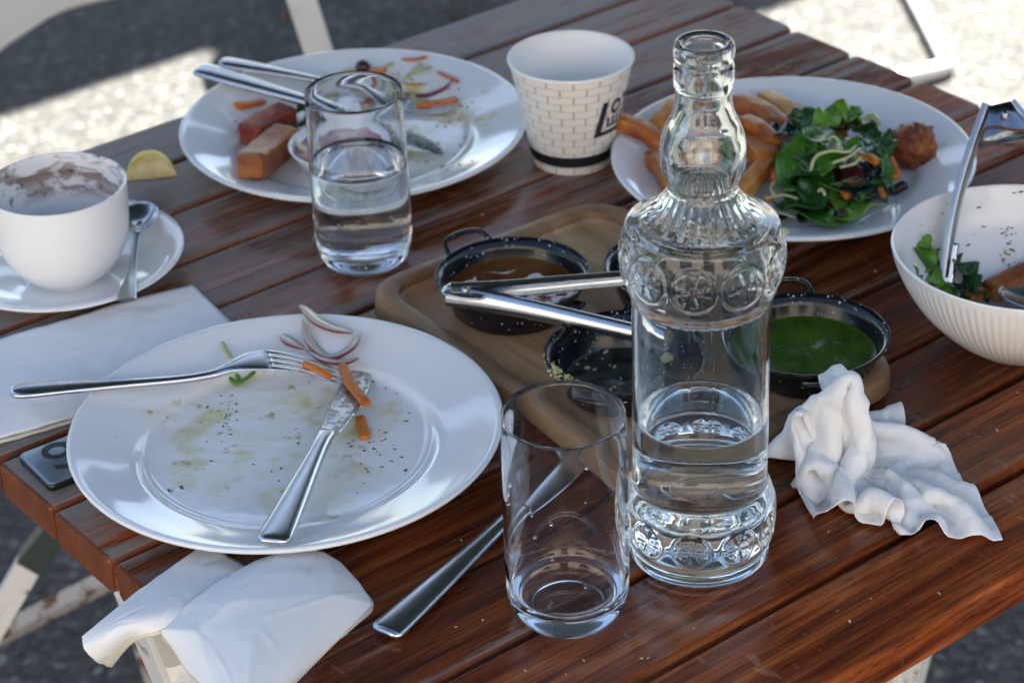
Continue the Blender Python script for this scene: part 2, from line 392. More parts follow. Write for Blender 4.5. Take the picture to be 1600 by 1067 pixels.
def papercup():
    k = NB('brick_print_paper_cup'); u = k.n('UVMap').outputs[0]; U, V, _ = k.xyz(u)
    vec = k.n('CombineXYZ'); k.put(vec.inputs[0], k.math('MULTIPLY', U, 14)); k.put(vec.inputs[1], k.math('MULTIPLY', V, 13.0))
    br = k.n('TexBrick'); k.put(br.inputs['Vector'], vec.outputs[0]); br.inputs['Scale'].default_value = 1
    br.inputs['Color1'].default_value = br.inputs['Color2'].default_value = (.78, .73, .67, 1); br.inputs['Mortar'].default_value = (.42, .33, .16, 1)
    br.inputs['Mortar Size'].default_value = .035; br.inputs['Mortar Smooth'].default_value = .2; br.inputs['Brick Width'].default_value = 1.0; br.inputs['Row Height'].default_value = 1.0
    band = k.math('MULTIPLY', k.math('GREATER_THAN', V, .085), k.math('LESS_THAN', V, .195))
    return k.out(k.mix(band, br.outputs[0], (.014, .015, .017)), .55, Specular_IOR_Level=.3)
M['papercup'] = papercup(); M['cup_inside'] = simple('paper_cup_inside', (.80, .78, .74), .6)
M['ink'] = simple('black_print', (.014, .014, .016), .5)
def food(name, a, b, c2, rough=.45, scale=45, bumps=.5):
    k = NB(name); oc = k.coord(); n = k.noise(oc, scale, 5, .6); f = k.noise(oc, scale * 5, 4)
    cc = k.ramp(n, [(.32, a), (.5, b), (.68, c2)]); cc = k.mix(k.math('MULTIPLY', f, .4), cc, tuple(q * .6 for q in a))
    k.bump(k.math('ADD', n, f), bumps, .0015); return k.out(cc, rough, Specular_IOR_Level=.45)
M['wedge'] = food('roast_potato', (.16, .028, .004), (.38, .095, .010), (.50, .19, .028), .33, 70, .9)
M['wedge_pale'] = food('roast_potato_pale', (.34, .10, .016), (.54, .23, .045), (.64, .38, .12), .36, 70, .9)
M['wedge_red'] = food('red_roast_vegetable', (.16, .012, .008), (.27, .030, .012), (.42, .12, .03), .3, 70, .9)
M['falafel'] = food('fried_ball', (.10, .016, .004), (.26, .055, .008), (.46, .17, .022), .28, 90, 1.0)
M['beet'] = food('beetroot', (.020, .004, .007), (.045, .008, .012), (.09, .015, .016), .2)
M['carrot'] = food('carrot', (.48, .10, .010), (.58, .15, .015), (.64, .22, .03), .35)
M['olive'] = food('dark_berry', (.03, .006, .008), (.05, .010, .012), (.09, .02, .02), .2)
def leafmat(name, a, b, rough=.32):
    k = NB(name); oc = k.coord(); n = k.noise(oc, 55, 4); f = k.noise(oc, 300, 3)
    vein = k.n('TexWave', wave_type='BANDS'); k.put(vein.inputs['Vector'], oc); vein.inputs['Scale'].default_value = 90; vein.inputs['Distortion'].default_value = 4
    k.bump(k.math('ADD', k.math('ADD', n, f), k.math('MULTIPLY', vein.outputs['Fac'], .4)), .5, .0012); cc = k.mix(n, a, b); m = k.out(cc, rough * .8, Specular_IOR_Level=.55)
    tl = k.n('BsdfTranslucent'); k.put(tl.inputs[0], k.mix(.5, cc, (.18, .34, .03))); ms = k.n('MixShader'); ms.inputs[0].default_value = .22; out = k.t.nodes['Material Output']
    k.t.links.new(k.b.outputs[0], ms.inputs[1]); k.t.links.new(tl.outputs[0], ms.inputs[2]); k.t.links.new(ms.outputs[0], out.inputs[0])
    return m
M['leaf_dark'] = leafmat('dark_leaf', (.010, .050, .010), (.030, .105, .018)); M['leaf'] = leafmat('green_leaf', (.030, .13, .010), (.085, .24, .022))
M['leaf_light'] = leafmat('light_leaf', (.10, .27, .016), (.20, .38, .045)); M['leaf_blue'] = leafmat('dark_blue_leaf', (.006, .014, .018), (.016, .030, .034), .25)
M['sprout'] = leafmat('sprout', (.50, .52, .20), (.66, .64, .36), .4)
def onionmat():
    k = NB('red_onion'); geo = k.n('Attribute', attribute_type='GEOMETRY', attribute_name='skin').outputs['Fac']
    n = k.noise(k.coord(), 90, 3)
    return k.out(k.mix(geo, k.mix(n, (.72, .66, .62), (.62, .60, .38)), (.27, .035, .085)), .22, Transmission_Weight=.25)
M['onion'] = onionmat(); M['steel_dark'] = steel('dark_steel', (.20, .22, .25), .2)
M['herb'] = food('chopped_herb', (.03, .055, .006), (.07, .10, .012), (.16, .16, .03), .5, 160); M['crumb'] = simple('crumb', (.40, .18, .05), .6)
M['cream_crumb'] = simple('pale_crumb', (.58, .52, .26), .6)
M['lemon_skin'] = food('lemon_skin', (.74, .54, .012), (.80, .62, .02), (.82, .68, .04), .4, 120, .4)
M['lemon_flesh'] = food('lemon_flesh', (.60, .42, .13), (.68, .54, .24), (.76, .66, .40), .25, 90, .4)
def painted(name, c, rust=.5):
    k = NB(name); oc = k.coord(); n = k.noise(oc, 50, 5, .65); s = k.noise(oc, 9, 3)
    r = k.math('MULTIPLY', k.math('SUBTRACT', k.math('ADD', n, k.math('MULTIPLY', s, .3)), .80 - .12 * rust, True), 9, True)
    k.bump(n, .2, .0008); return k.out(k.mix(r, c, (.17, .075, .04)), k.math('ADD', .4, k.math('MULTIPLY', r, .4)))
M['paint'] = painted('white_painted_metal', (.66, .65, .62), .4); M['paint_chair'] = painted('white_chair_paint', (.72, .71, .69), 0.0)
M['paint_rust'] = painted('peeling_white_paint', (.58, .55, .52), 1.3); M['leg_shade'] = simple('shaded_leg_green', (.035, .05, .045), .45)  # dark green: shade under the table put into the leg colour
M['plastic_white'] = simple('white_moulded_plastic', (.72, .70, .69), .45)
M['rust_wire'] = food('rusty_wire', (.05, .02, .015), (.10, .045, .03), (.16, .08, .05), .6, 200)
M['tile_black'] = simple('black_acrylic', (.010, .011, .013), .25)
def brushed():
    k = NB('brushed_face'); oc = k.coord(); n = k.noise(oc, 70, 5); s = k.noise(k.mapping(oc, (400, 12, 10)), 2, 3)
    return k.out(k.mix(n, (.15, .21, .27), (.25, .32, .39)), k.math('ADD', .22, k.math('MULTIPLY', s, .2)), Metallic=.55)
M['tile_face'] = brushed()
def canvas(name, c, tr):
    k = NB(name); n = k.noise(k.coord(), 3, 3); m = k.out(k.mix(n, c, tuple(q * .85 for q in c)), .9, Specular_IOR_Level=.1)
    tl = k.n('BsdfTranslucent'); tl.inputs[0].default_value = (*[q * tr for q in c], 1)
    add = k.n('AddShader'); out = k.t.nodes['Material Output']
    k.t.links.new(k.b.outputs[0], add.inputs[0]); k.t.links.new(tl.outputs[0], add.inputs[1]); k.t.links.new(add.outputs[0], out.inputs[0])
    return m
M['canvas'] = canvas('parasol_canvas', (.055, .075, .075), .22); M['dark_metal'] = simple('dark_painted_metal', (.05, .055, .06), .4)

# ------------------------------------------------------------------ setting: ground
g = mk('ground', ([(-60, -60, 0), (60, -60, 0), (60, 60, 0), (-60, 60, 0)], [(0, 1, 2, 3)]), M['asphalt'], smooth=False)
tag(g, kind='structure')

# ------------------------------------------------------------------ table
tab = thing('slatted_table', 'square slatted wooden cafe table carrying the whole meal', 'table', uv((TAB_U0 + TAB_U1) / 2, TAB_V0 + 6 * PITCHS, -TZ), YAW)
LEN = TAB_U1 - TAB_U0; GAP = .0048; TH = .024
ring = lambda x, w, t: [(x, y, z) for (y, z) in ((-w + .0022, -t), (w - .0022, -t), (w, -t + .0022), (w, -.0028), (w - .0008, -.0010), (w - .0030, 0), (-w + .0030, 0), (-w + .0008, -.0010), (-w, -.0028), (-w, -t + .0022))]
hw = (PITCHS - GAP) / 2
slat_vf = ringloft([ring(.0, hw - .0016, TH - .0016), ring(.0012, hw - .0004, TH), ring(.004, hw, TH), ring(LEN / 2, hw, TH), ring(LEN - .004, hw, TH), ring(LEN - .0012, hw - .0004, TH), ring(LEN, hw - .0016, TH - .0016)])
slat_me = None
wearv = [.10, .05, .12, .18, .24, .36, .46, .48, .54, .60, .66, .70]
for k_ in range(12):
    if slat_me is None:
        o = mk('slat', slat_vf, M['slat'], tab); slat_me = o.data
        o.data.polygons.foreach_set('use_smooth', [False] * len(o.data.polygons))
    else:
        o = bpy.data.objects.new('slat', slat_me); col.objects.link(o); o.parent = tab
    o.location = (-LEN / 2 + rng.uniform(-.0015, .0015), (k_ - 5.5) * PITCHS, TZ + rng.uniform(-.0006, .0004)); o['wear'] = wearv[k_]; o['tone'] = rng.random()
for x in (-LEN / 2 + .13, LEN / 2 - .13):
    bevel(mk('cross_batten', box(x - .02, x + .02, -.375, .375, TZ - TH - .018, TZ - TH - .0005), M['paint'], tab, smooth=False), .002)
def tloc(u, v, z):                          # table axes -> table's own frame
    return Vector((u - (TAB_U0 + TAB_U1) / 2, v - TAB_V0 - 6 * PITCHS, TZ + z))
for (u0, v0, u1, v1, nm) in ((.492, .977, .655, .995, 0), (1.234, .977, 1.07, .995, 0), (.98, 1.36, 1.02, 1.30, 0), (1.234, 1.30, 1.07, 1.30, 0)):
    bevel(mk('leg', bar(tloc(u0, v0, -TH - .0005), tloc(u1, v1, -TZ + .002), .028, .028, up=(0, 1, 0)), M['paint'], tab, smooth=False), .003)
bevel(mk('leg', bar(tloc(.775, .672, -TH - .0005), tloc(.80, .76, -TZ + .002), .022, .018, up=(0, 1, 0)), M['paint'], tab, smooth=False), .003)

# ------------------------------------------------------------------ plates
PLATE = [(0, .0030), (.058, .0030), (.062, .0012), (.066, 0), (.069, .0012), (.074, .0045), (.086, .0075), (.100, .0115), (.114, .0160), (.1225, .0187), (.1247, .0203), (.1250, .0216),
         (.1243, .0226), (.1228, .0227), (.1200, .0220), (.112, .0192), (.100, .0153), (.0915, .0128), (.0870, .0112), (.0842, .0085), (.0815, .0066), (.0770, .0060), (.050, .0056), (0, .0054)]
def plate_z(r):
    top = PLATE[13:]
    for (r0, z0), (r1, z1) in zip(top, top[1:]):
        if r1 <= r <= r0: return z1 + (z0 - z1) * (r - r1) / max(r0 - r1, 1e-6)
    return .0054
pl_prof = [tuple(q) for q in PLATE]
plates = {}
for key, px, py, mat_, label in (('front', 447, 664, 'china_front', 'empty white dinner plate with herb-flecked smears at front left'),
                                 ('left', 553, 190, 'china_left', 'white dinner plate with half eaten chips behind the water glass'),
                                 ('right', 1238, 241, 'china_right', 'white dinner plate with salad and potato wedges beyond the bottle')):
    p_ = at(px, py, .0216); p_.z = TZ + .0004
    o = mk('dinner_plate', lathe(pl_prof, 128), M[mat_], loc=p_); tag(o, label, 'plate', 'white dinner plates')
    plates[key] = p_
def on_plate(key, x, y, lift=0.0):
    """picture point -> point on that plate's upper surface"""
    c = plates[key]; z = .008
    for _ in range(8):
        p = at(x, y, z); r = math.hypot(p.x - c.x, p.y - c.y); z = plate_z(min(r, .1228)) + .0004 + lift
    p = at(x, y, z); return p

# ------------------------------------------------------------------ cup, saucer, teaspoon
cpos = at(104, 398, .006); cpos.z = TZ
SAUCER = [(0, .0025), (.040, .0025), (.043, 0), (.046, .0015), (.060, .0065), (.074, .0125), (.0783, .0150), (.0787, .0163), (.0778, .0170), (.070, .0142), (.058, .0098), (.046, .0066), (.036, .0056), (.034, .0049), (0, .0048)]
tag(mk('saucer', lathe(SAUCER, 96), M['china'], loc=at(100, 393, .0163) - Vector((0, 0, .0160))), 'white china saucer under the coffee cup', 'saucer')
ccen = at(107, 430, .005)
cup = thing('coffee_cup', 'white cappuccino cup with brown coffee froth stains inside', 'cup', ccen)
CO = [(0, .0015), (.021, .0015), (.0225, 0), (.0240, .0010), (.0262, .0035), (.0308, .0080), (.0346, .0130), (.0385, .0190), (.0424, .0300), (.0441, .0415), (.0450, .0545), (.0454, .0655), (.0454, .0668), (.0448, .0675)]
CI = [(.0448, .0675), (.0440, .0671), (.0431, .0655), (.0424, .0530), (.0408, .0400), (.0375, .0270), (.0320, .0160), (.0240, .0090), (.012, .0064), (0, .006)]
def with_attr(o, name, vals):
    a = o.data.attributes.new(name, 'FLOAT', 'POINT'); a.data.foreach_set('value', vals); return o
o = mk('body', lathe([tuple(q) for q in spline(CO, 40)], 96), M['cup'], cup); with_attr(o, 'inside', [0.0] * len(o.data.vertices))
vf = lathe([tuple(q) for q in spline(CI, 40)], 96); o = mk('inside', vf, M['cup'], cup); with_attr(o, 'inside', [1.0] * len(o.data.vertices))
o = mk('handle', sweep([(*q, .0095, .0055) for q in spline([(-.040, -.002, .055), (-.055, -.003, .057), (-.065, -.004, .046), (-.060, -.004, .030), (-.040, -.003, .022), (-.031, -.002, .020)], 22)], 10, 2.2, up=(0, 1, 0)), M['cup'], cup)
with_attr(o, 'inside', [0.0] * len(o.data.vertices))

def along(A, B):                            # Empty frame: x from A to B
    return math.atan2(B.y - A.y, B.x - A.x), (Vector((B.x, B.y)) - Vector((A.x, A.y))).length
def spoon_bowl(a, b, d, n=18, m=8):
    V, F = [(0, 0, -d)], []
    for j in range(1, m + 1):
        q = j / m
        for i in range(n):
            t = 2 * math.pi * i / n; V.append((a * q * math.cos(t), b * q * math.sin(t) * (1 + .10 * math.cos(t)), -d * (1 - q ** 2.2)))
    for i in range(n): F.append((0, 1 + i, 1 + (i + 1) % n))
    for j in range(m - 1):
        for i in range(n):
            k, l = 1 + j * n, 1 + (j + 1) * n; F.append((k + i, k + (i + 1) % n, l + (i + 1) % n, l + i))
    return V, F
A = at(198, 470, .018); B = at(218, 362, .012); rz_, L_ = along(A, B)
ts = thing('teaspoon', 'small steel teaspoon lying on the saucer beside the cup', 'spoon', (A.x, A.y, TZ), rz_)
mk('handle', sweep([(*q[:3], q[3], q[4]) for q in spline([(0, 0, .0185, .011, .0014), (.002, 0, .0185, .0125, .002), (.02, 0, .0172, .010, .0024), (.045, 0, .0150, .0055, .0026), (L_ - .026, 0, .0175, .0048, .0028), (L_ - .013, 0, .0192, .006, .0020)], 26)], 10, 2.6), M['steel_dull'], ts)
o = mk('bowl', moved(spoon_bowl(.0215, .0135, .006), (L_ + .006, 0, .0200)), M['steel'], ts); solid(o, .0012)

# lemon wedge
def lemon():
    V, F = [], []; n, m, Lh, Rr = 22, 12, .0180, .0205
    a0, a1 = R(28), R(152)
    for j in range(m + 1):
        t = -1 + 2 * j / m; r = Rr * max(0.02, 1 - abs(t) ** 2.3) ** .6
        for i in range(n):
            a = a0 + (a1 - a0) * i / (n - 1); V.append((t * Lh, r * math.cos(a), r * math.sin(a)))
        V.append((t * Lh * .92, 0, .0008))
    w_ = n + 1
    for j in range(m):
        for i in range(n - 1): F.append((j * w_ + i, (j + 1) * w_ + i, (j + 1) * w_ + i + 1, j * w_ + i + 1))
    S, G = (V, list(F)), []
    for j in range(m):
        for i in (0, n - 1): G.append((j * w_ + i, j * w_ + n, (j + 1) * w_ + n, (j + 1) * w_ + i))
    return S, (V, G)
skin, flesh = lemon()
lp = at(240, 312, 0)
lw = thing('lemon_wedge', 'squeezed lemon wedge on the table behind the saucer', 'lemon', (lp.x, lp.y, TZ), R(8))
for nm, vf, mt in (('rind', skin, 'lemon_skin'), ('flesh', flesh, 'lemon_flesh')):
    mm = Matrix.Rotation(R(-56), 4, 'X')
    mk(nm, ([mm @ Vector(v) + Vector((0, .004, .0135)) for v in vf[0]], vf[1]), M[mt], lw)
# ------------------------------------------------------------------ glasses and bottle
TO = [(0, .0012), (.018, .0010), (.0205, 0), (.0235, .0006), (.0270, .0032), (.0298, .0080), (.0313, .0140), (.0321, .0240), (.0323, .050), (.0318, .090), (.0312, .1200), (.0309, .1213), (.0304, .1218), (.0299, .1213)]
TI = [(.0298, .1200), (.0303, .090), (.0308, .050), (.0305, .026), (.0294, .0185), (.0262, .0135), (.018, .0112), (.008, .0106), (0, .0105)]
def tumbler(x, y, label, water=None):
    b = at(x, y, 0); g_ = thing('tumbler', label, 'glass', (b.x, b.y, TZ + .0003), 0, 'drinking glasses')
    prof = [tuple(q) for q in spline(TO, 46)] + [tuple(q) for q in spline(TI, 40)]
    prof[0] = (0, prof[0][1]); prof[-1] = (0, prof[-1][1])
    mk('glass_body', lathe(prof, 96), M['glass'], g_)
    if water:
        inner = [q for q in spline([(r, z) for r, z in reversed(TI)], 60) if q[1] < water]
        wp = [(0, .0104)] + [(q[0] + .00025, q[1] - .00012) for q in inner[1:]]
        wp += [(.0308, water), (.0301, water - .0009), (.0288, water - .0013), (.020, water - .0014), (0, water - .0014)]
        mk('water', lathe(wp, 96), M['water'], g_)
        r_ = random.Random(3); parts = []
        for i in range(110):
            a, rr = r_.uniform(0, 6.28), .0296 * math.sqrt(r_.uniform(.45, 1)); s = r_.uniform(.00022, .00052)
            zz = .018 + (water - .024) * r_.random()
            parts.append(moved(lathe([(0, -s), (s * .7, -s * .7), (s, 0), (s * .7, s * .7), (0, s)], 6), (rr * math.cos(a), rr * math.sin(a), zz)))
        tag(mk('bubbles', join(*parts), M['bubble'], g_), kind='stuff')
    return g_
tumbler(571, 407, 'tall drinking glass two thirds full of sparkling water', .075)
gl = tumbler(888, 955, 'empty clear drinking glass in front of the bottle')
r_ = random.Random(11); drops = []
for i in range(16):
    a, zz, s = r_.uniform(0, 6.28), r_.uniform(.03, .11), r_.uniform(.0006, .0014)
    drops.append(moved(lathe([(0, -s), (s * .7, -s * .7), (s, 0), (s * .6, s * .8), (0, s * 1.05)], 10), (.0303 * math.cos(a), .0303 * math.sin(a), zz)))
tag(mk('water_drops', join(*drops), M['water'], gl), kind='stuff')

BO = [(0, .0035), (.028, .0022), (.033, .0004), (.0350, 0), (.0370, .0014), (.0377, .0045), (.0374, .0072), (.0369, .0090), (.0378, .0110), (.0396, .0150), (.0403, .0200), (.0404, .0300), (.0397, .0372), (.0382, .0428), (.0366, .0462), (.0360, .0485), (.0358, .056),
      (.0357, .100), (.0356, .154), (.0358, .1575), (.0366, .1605), (.0388, .1670), (.0410, .1760), (.0416, .1840), (.0408, .1920), (.0396, .1966), (.0390, .1982), (.0386, .1996), (.0374, .2004), (.0348, .2018), (.0305, .2046), (.0262, .2072), (.0222, .2108), (.0193, .2150), (.0175, .2186),
      (.0176, .2197), (.0179, .2205), (.0174, .2216), (.0172, .2226), (.0189, .2257), (.0208, .2309), (.0214, .2385), (.0207, .2455), (.0194, .2505), (.0171, .2555), (.0146, .2625), (.0137, .2690), (.0136, .2730), (.0145, .2748), (.0148, .2775), (.0146, .2850), (.0139, .2864),
      (.0138, .2880), (.0146, .2897), (.0149, .2930), (.0145, .2960), (.0132, .2972), (.0112, .2970)]
BI = [(.0102, .2960), (.0097, .2900), (.0095, .270), (.0104, .2625), (.0130, .2550), (.0155, .2500), (.0178, .2393), (.0170, .2309), (.0150, .2255), (.0131, .2210), (.0145, .2160), (.0180, .2108), (.0222, .2070), (.0270, .2040), (.0310, .2012), (.0338, .1970),
      (.0356, .1837), (.0352, .1760), (.0338, .1660), (.0329, .1570), (.0330, .100), (.0331, .050), (.0334, .042), (.0330, .0345), (.0300, .0290), (.0230, .0262), (.010, .0253), (0, .0252)]
bp = at(1092, 858, 0)
bot = thing('glass_bottle', 'tall clear embossed glass bottle a third full of water', 'bottle', (bp.x, bp.y, TZ + .0003))
def dense(pr, n):
    d = [0.0]
    for a, b in zip(pr, pr[1:]): d.append(d[-1] + math.dist(a, b))
    s = spline(pr, 6 * len(pr)); dd = [0.0]
    for a, b in zip(s, s[1:]): dd.append(dd[-1] + float(np.linalg.norm(a - b)))
    ts_ = np.linspace(0, dd[-1], n)
    return [(float(np.interp(t, dd, [q[0] for q in s])), float(np.interp(t, dd, [q[1] for q in s]))) for t in ts_]
PH = R(-90) + R(7)
def medal(a, z, zc, rho, n):
    st = 2 * math.pi / n; da = (a - PH) / st; da = (da - math.floor(da) - .5) * st
    X, Y = .0405 * da / rho, (z - zc) / rho; q = math.hypot(X, Y)
    if q > 1.25: return 0.0
    f = math.atan2(Y, X)
    h = math.exp(-((q - 1.0) / .11) ** 2) * 1.0
    if q < .92:
        arm = max(0, math.cos(4 * f)) ** 1.0; petal = max(0.0, -math.cos(4 * f))
        h += .85 * (arm > .25) * min(1, (.92 - q) * 8) * (q > .16) + .55 * petal * math.exp(-((q - .68) / .14) ** 2) + 1.0 * math.exp(-(q / .10) ** 2)
    return h
def bottle_fn(k, a, r, z):
    if .008 < z < .048: r += .0006 * medal(a, z, .0262, .0094, 10)
    elif .163 < z < .1995: r += .00075 * medal(a, z, .1822, .0110, 10)
    elif .2035 < z < .2190:
        w_ = math.sin(math.pi * (z - .2035) / .0155); r += .0011 * w_ * abs(math.cos(14 * a)) - .0005 * w_
    sm = (a - R(-86)) % math.pi; sm = min(sm, math.pi - sm)
    if z > .004: r += .00022 * math.exp(-(sm / .010) ** 2)
    return r, z
NBO = 330
prof = dense(BO, NBO); prof[0] = (0, .0035); profi = dense(BI, 120); profi[-1] = (0, .0252)
mk('glass_body', lathe(prof + profi, 320, lambda k, a, r, z: bottle_fn(k, a, r, z) if k < NBO else (r, z)), M['bottle_glass'], bot)
WL = .0874
inner = [q for q in dense(list(reversed(BI)), 140) if q[1] < WL]
mk('water', lathe([(0, .0251)] + [(q[0] + .00025, q[1] - .0001) for q in inner[1:]] + [(.0331, WL), (.0322, WL - .0010), (.0305, WL - .0015), (.02, WL - .0016), (0, WL - .0016)], 128), M['water'], bot)

# ------------------------------------------------------------------ paper cup
pb = at(895, 247, 0); HC = .0793; r0c, r1c = .0285, .0432
pc = thing('paper_cup', 'white takeaway paper cup printed with bricks and a black logo', 'cup', (pb.x, pb.y, TZ))
mk('wall', lathe([(r0c + (r1c - r0c) * i / 14, .0003 + (HC - .002) * i / 14) for i in range(15)], 96, with_uv=True), M['papercup'], pc)
mk('inside', lathe([(r1c - .0006, HC - .001), (r0c - .0002 + .001, .009), (0, .0085)], 96), M['cup_inside'], pc)
V, F = [], []
for i in range(96):
    for j in range(10):
        a, b = 2 * math.pi * i / 96, 2 * math.pi * j / 10; rr = .0432 + .0013 * math.cos(b); V.append((rr * math.cos(a), rr * math.sin(a), HC - .0012 + .0014 * math.sin(b)))
        F.append((i * 10 + j, ((i + 1) % 96) * 10 + j, ((i + 1) % 96) * 10 + (j + 1) % 10, i * 10 + (j + 1) % 10))
mk('rolled_rim', (V, F), M['cup_inside'], pc)
def decal(polys, a0):
    """flat print on the cone: polygons in (arc metres, height) -> quads hugging the wall"""
    V, F = [], []
    for (s0, t0, s1, t1, s2, t2, s3, t3) in polys:
        n = 6; b = len(V)
        for i in range(n + 1):
            q = i / n
            for (sa, ta, sb, tb) in ((s0, t0, s1, t1), (s3, t3, s2, t2)):
                s, t = sa + (sb - sa) * q, ta + (tb - ta) * q; r = r0c + (r1c - r0c) * t / (HC - .002) + .0003
                a = a0 + s / .037; V.append((r * math.cos(a), r * math.sin(a), t))
        F += [(b + 2 * i, b + 2 * i + 2, b + 2 * i + 3, b + 2 * i + 1) for i in range(n)]
    return V, F
def rect(s0, t0, s1, t1, sl_=.0): return (s0, t0, s1, t0, s1 + sl_, t1, s0 + sl_, t1)
polys = [(-.0005, .0300, .0050, .0300, .0098, .0575, .0050, .0575), (.0, .0300, .036, .0300, .036, .0336, .0005, .0336)]
for i in range(12):
    f0, f1 = 2 * math.pi * i / 12, 2 * math.pi * (i + 1) / 12
    polys.append(tuple(q for f, r in ((f0, .0062), (f1, .0062), (f1, .0034), (f0, .0034)) for q in (.0176 + r * .85 * math.cos(f), .0512 + r * math.sin(f))))
polys += [rect(.0245, .0548, .0350, .0575), rect(.0285, .0450, .0312, .0548), rect(.0100, .0365, .0124, .0440), rect(.0150, .0365, .0174, .0440), rect(.0200, .0365, .0224, .0440), rect(.0100, .0360, .0224, .0378),
          rect(.0255, .0365, .0278, .0440), rect(.0255, .0420, .0335, .0440), rect(.0255, .0362, .0335, .0380)]
mk('logo_print', decal(polys, R(-90 + 24)), M['ink'], pc)

# ------------------------------------------------------------------ serving board and enamel pans
bc = uv(.829, .9585, 0); BH = .0175
bd = thing('serving_board', 'rectangular wooden serving board with a raised rim under the pans', 'board', (bc.x, bc.y, TZ), YAW - R(2.0))
hx, hy = .100, .1465
mk('board_body', ringloft([rrect(hx - .004, hy - .004, .028, .0004), rrect(hx, hy, .030, .004), rrect(hx, hy, .030, BH - .004), rrect(hx - .0012, hy - .0012, .029, BH - .0012), rrect(hx - .004, hy - .004, .027, BH),
                           rrect(hx - .0125, hy - .0125, .021, BH), rrect(hx - .0137, hy - .0137, .020, BH - .001), rrect(hx - .0150, hy - .0150, .018, .0085)], True, False), M['board'], bd, sharp=40)
mk('recess_floor', ringloft([rrect(hx - .0148, hy - .0148, .018, .0125), rrect(hx - .0170, hy - .0170, .016, .0104), rrect(hx - .023, hy - .023, .012, .0096)], False, True), M['board_floor'], bd, sharp=50)
PAN = [(0, .0), (.034, 0), (.0372, .0010), (.0392, .004), (.0440, .024), (.0455, .0292), (.0476, .0305), (.0487, .0312), (.0490, .0322), (.0482, .0329), (.0468, .0324), (.0446, .0305), (.0428, .0240), (.0382, .0050), (.0365, .0022), (.034, .0014), (0, .0014)]
PAN = [(r, z * .72) for r, z in PAN]
def pan_handle(a, parent):
    ca, sa = math.cos(a), math.sin(a); pts = []
    for (t, o_, z) in ((-.0150, .0455, .0250), (-.0158, .0500, .0280), (-.0125, .0590, .0335), (0, .0620, .0350), (.0125, .0590, .0335), (.0158, .0500, .0280), (.0150, .0455, .0250)):
        pts.append((ca * o_ - sa * t, sa * o_ + ca * t, z * .72))
    mk('handle', tube(pts, .0017, 8, 30), M['enamel'], parent)
pans = {}
for key, px, py, a, fill, label in (('brown', 801, 427, R(122), ('brown_sauce', .0165), 'black speckled enamel pan of brown sauce under the tongs'),
                                    ('back', 1064, 412, R(75), ('residue', .0050), 'black speckled enamel pan mostly hidden behind the bottle shoulder'),
                                    ('empty', 979, 548, R(70), ('residue', .0035), 'scraped out black enamel pan with crumbs on its rim behind the empty glass'),
                                    ('green', 1262, 520, R(97), ('green_sauce', .0150), 'black speckled enamel pan of green herb sauce right of the bottle')):
    q = at(px, py, .0335); e_ = thing('enamel_pan', label, 'pan', (q.x, q.y, TZ + .0099), 0, 'enamel pans on the board')
    mk('pan_body', lathe(PAN, 96), M['enamel'], e_); pan_handle(a, e_); pan_handle(a + math.pi, e_)
    h = fill[1] * .72; rr = .0386 + (fill[1] - .005) * .235
    mk('sauce', lathe([(rr, h + .0006), (rr - .0015, h)] + [(rr * q, h) for q in (.9, .8, .7, .6, .5, .4, .3, .2, .1)] + [(0, h)], 64, lambda k, t, r, z: (r, z + .0012 * noise.noise((r * 75 * math.cos(t), r * 75 * math.sin(t), 1.7)) * (r < .036))), M[fill[0]], e_)
    pans[key] = e_
def chips(pts, smin, smax, seed, flat=.5):
    """loose little irregular bits at the given points"""
    r_ = random.Random(seed); V, F = [], []
    for p in pts:
        b = len(V); s = r_.uniform(smin, smax); k_ = r_.uniform(.45, 1.0); t = r_.uniform(0, 6.28)
        for (x, y, z) in ((-1, -.6, -.3), (1, -.5, -.3), (.8, .7, -.3), (-.7, .6, -.3), (-.4, -.2, .8), (.5, .1, .6)):
            x, y = x * s * r_.uniform(.7, 1.3), y * s * k_ * r_.uniform(.7, 1.3); V.append((p[0] + x * math.cos(t) - y * math.sin(t), p[1] + x * math.sin(t) + y * math.cos(t), p[2] + z * s * flat))
        F += [(b, b + 1, b + 5, b + 4), (b + 1, b + 2, b + 5), (b + 2, b + 3, b + 4, b + 5), (b + 3, b, b + 4), (b + 3, b + 2, b + 1, b)]
    return V, F
e_ = pans['empty']; r_ = random.Random(4); pts = []
for i in range(90):
    a = R(214) + r_.gauss(0, .22); rr = r_.uniform(.0435, .0490); pts.append((rr * math.cos(a), rr * math.sin(a), .0238 + r_.uniform(-.003, .001)))
for i in range(40):
    a = r_.uniform(0, 6.28); rr = .036 * math.sqrt(r_.random()); pts.append((rr * math.cos(a), rr * math.sin(a), .0034))
tag(mk('dip_crumbs', chips(pts, .0006, .0022, 5, .8), M['cream_crumb'], e_), kind='stuff')
mk('garlic_piece', moved(sweep([(*q[:3], q[3], q[4]) for q in spline([(0, 0, 0, .004, .003), (.004, 0, .001, .008, .006), (.009, 0, .001, .007, .005), (.012, 0, 0, .003, .002)], 9)], 8), (.012, .020, .006)), M['sprout'], e_)
e_ = pans['brown']; pts = []
for i in range(26):
    a = r_.uniform(0, 6.28); rr = .038 * math.sqrt(r_.random()); pts.append((rr * math.cos(a), rr * math.sin(a), .0122))
tag(mk('herb_bits', chips(pts, .0008, .0018, 8), M['herb'], e_), kind='stuff')
e_ = pans['green']; pts = []
for i in range(70):
    a = r_.uniform(0, 6.28); rr = .039 * math.sqrt(r_.random()); pts.append((rr * math.cos(a), rr * math.sin(a), .0112))
for i in range(40):
    a = r_.gauss(2.2, .8); pts.append(((.0415 + .001 * r_.random()) * math.cos(a), (.0415 + .001 * r_.random()) * math.sin(a), .0113 + .003 * abs(r_.gauss(0, .6))))
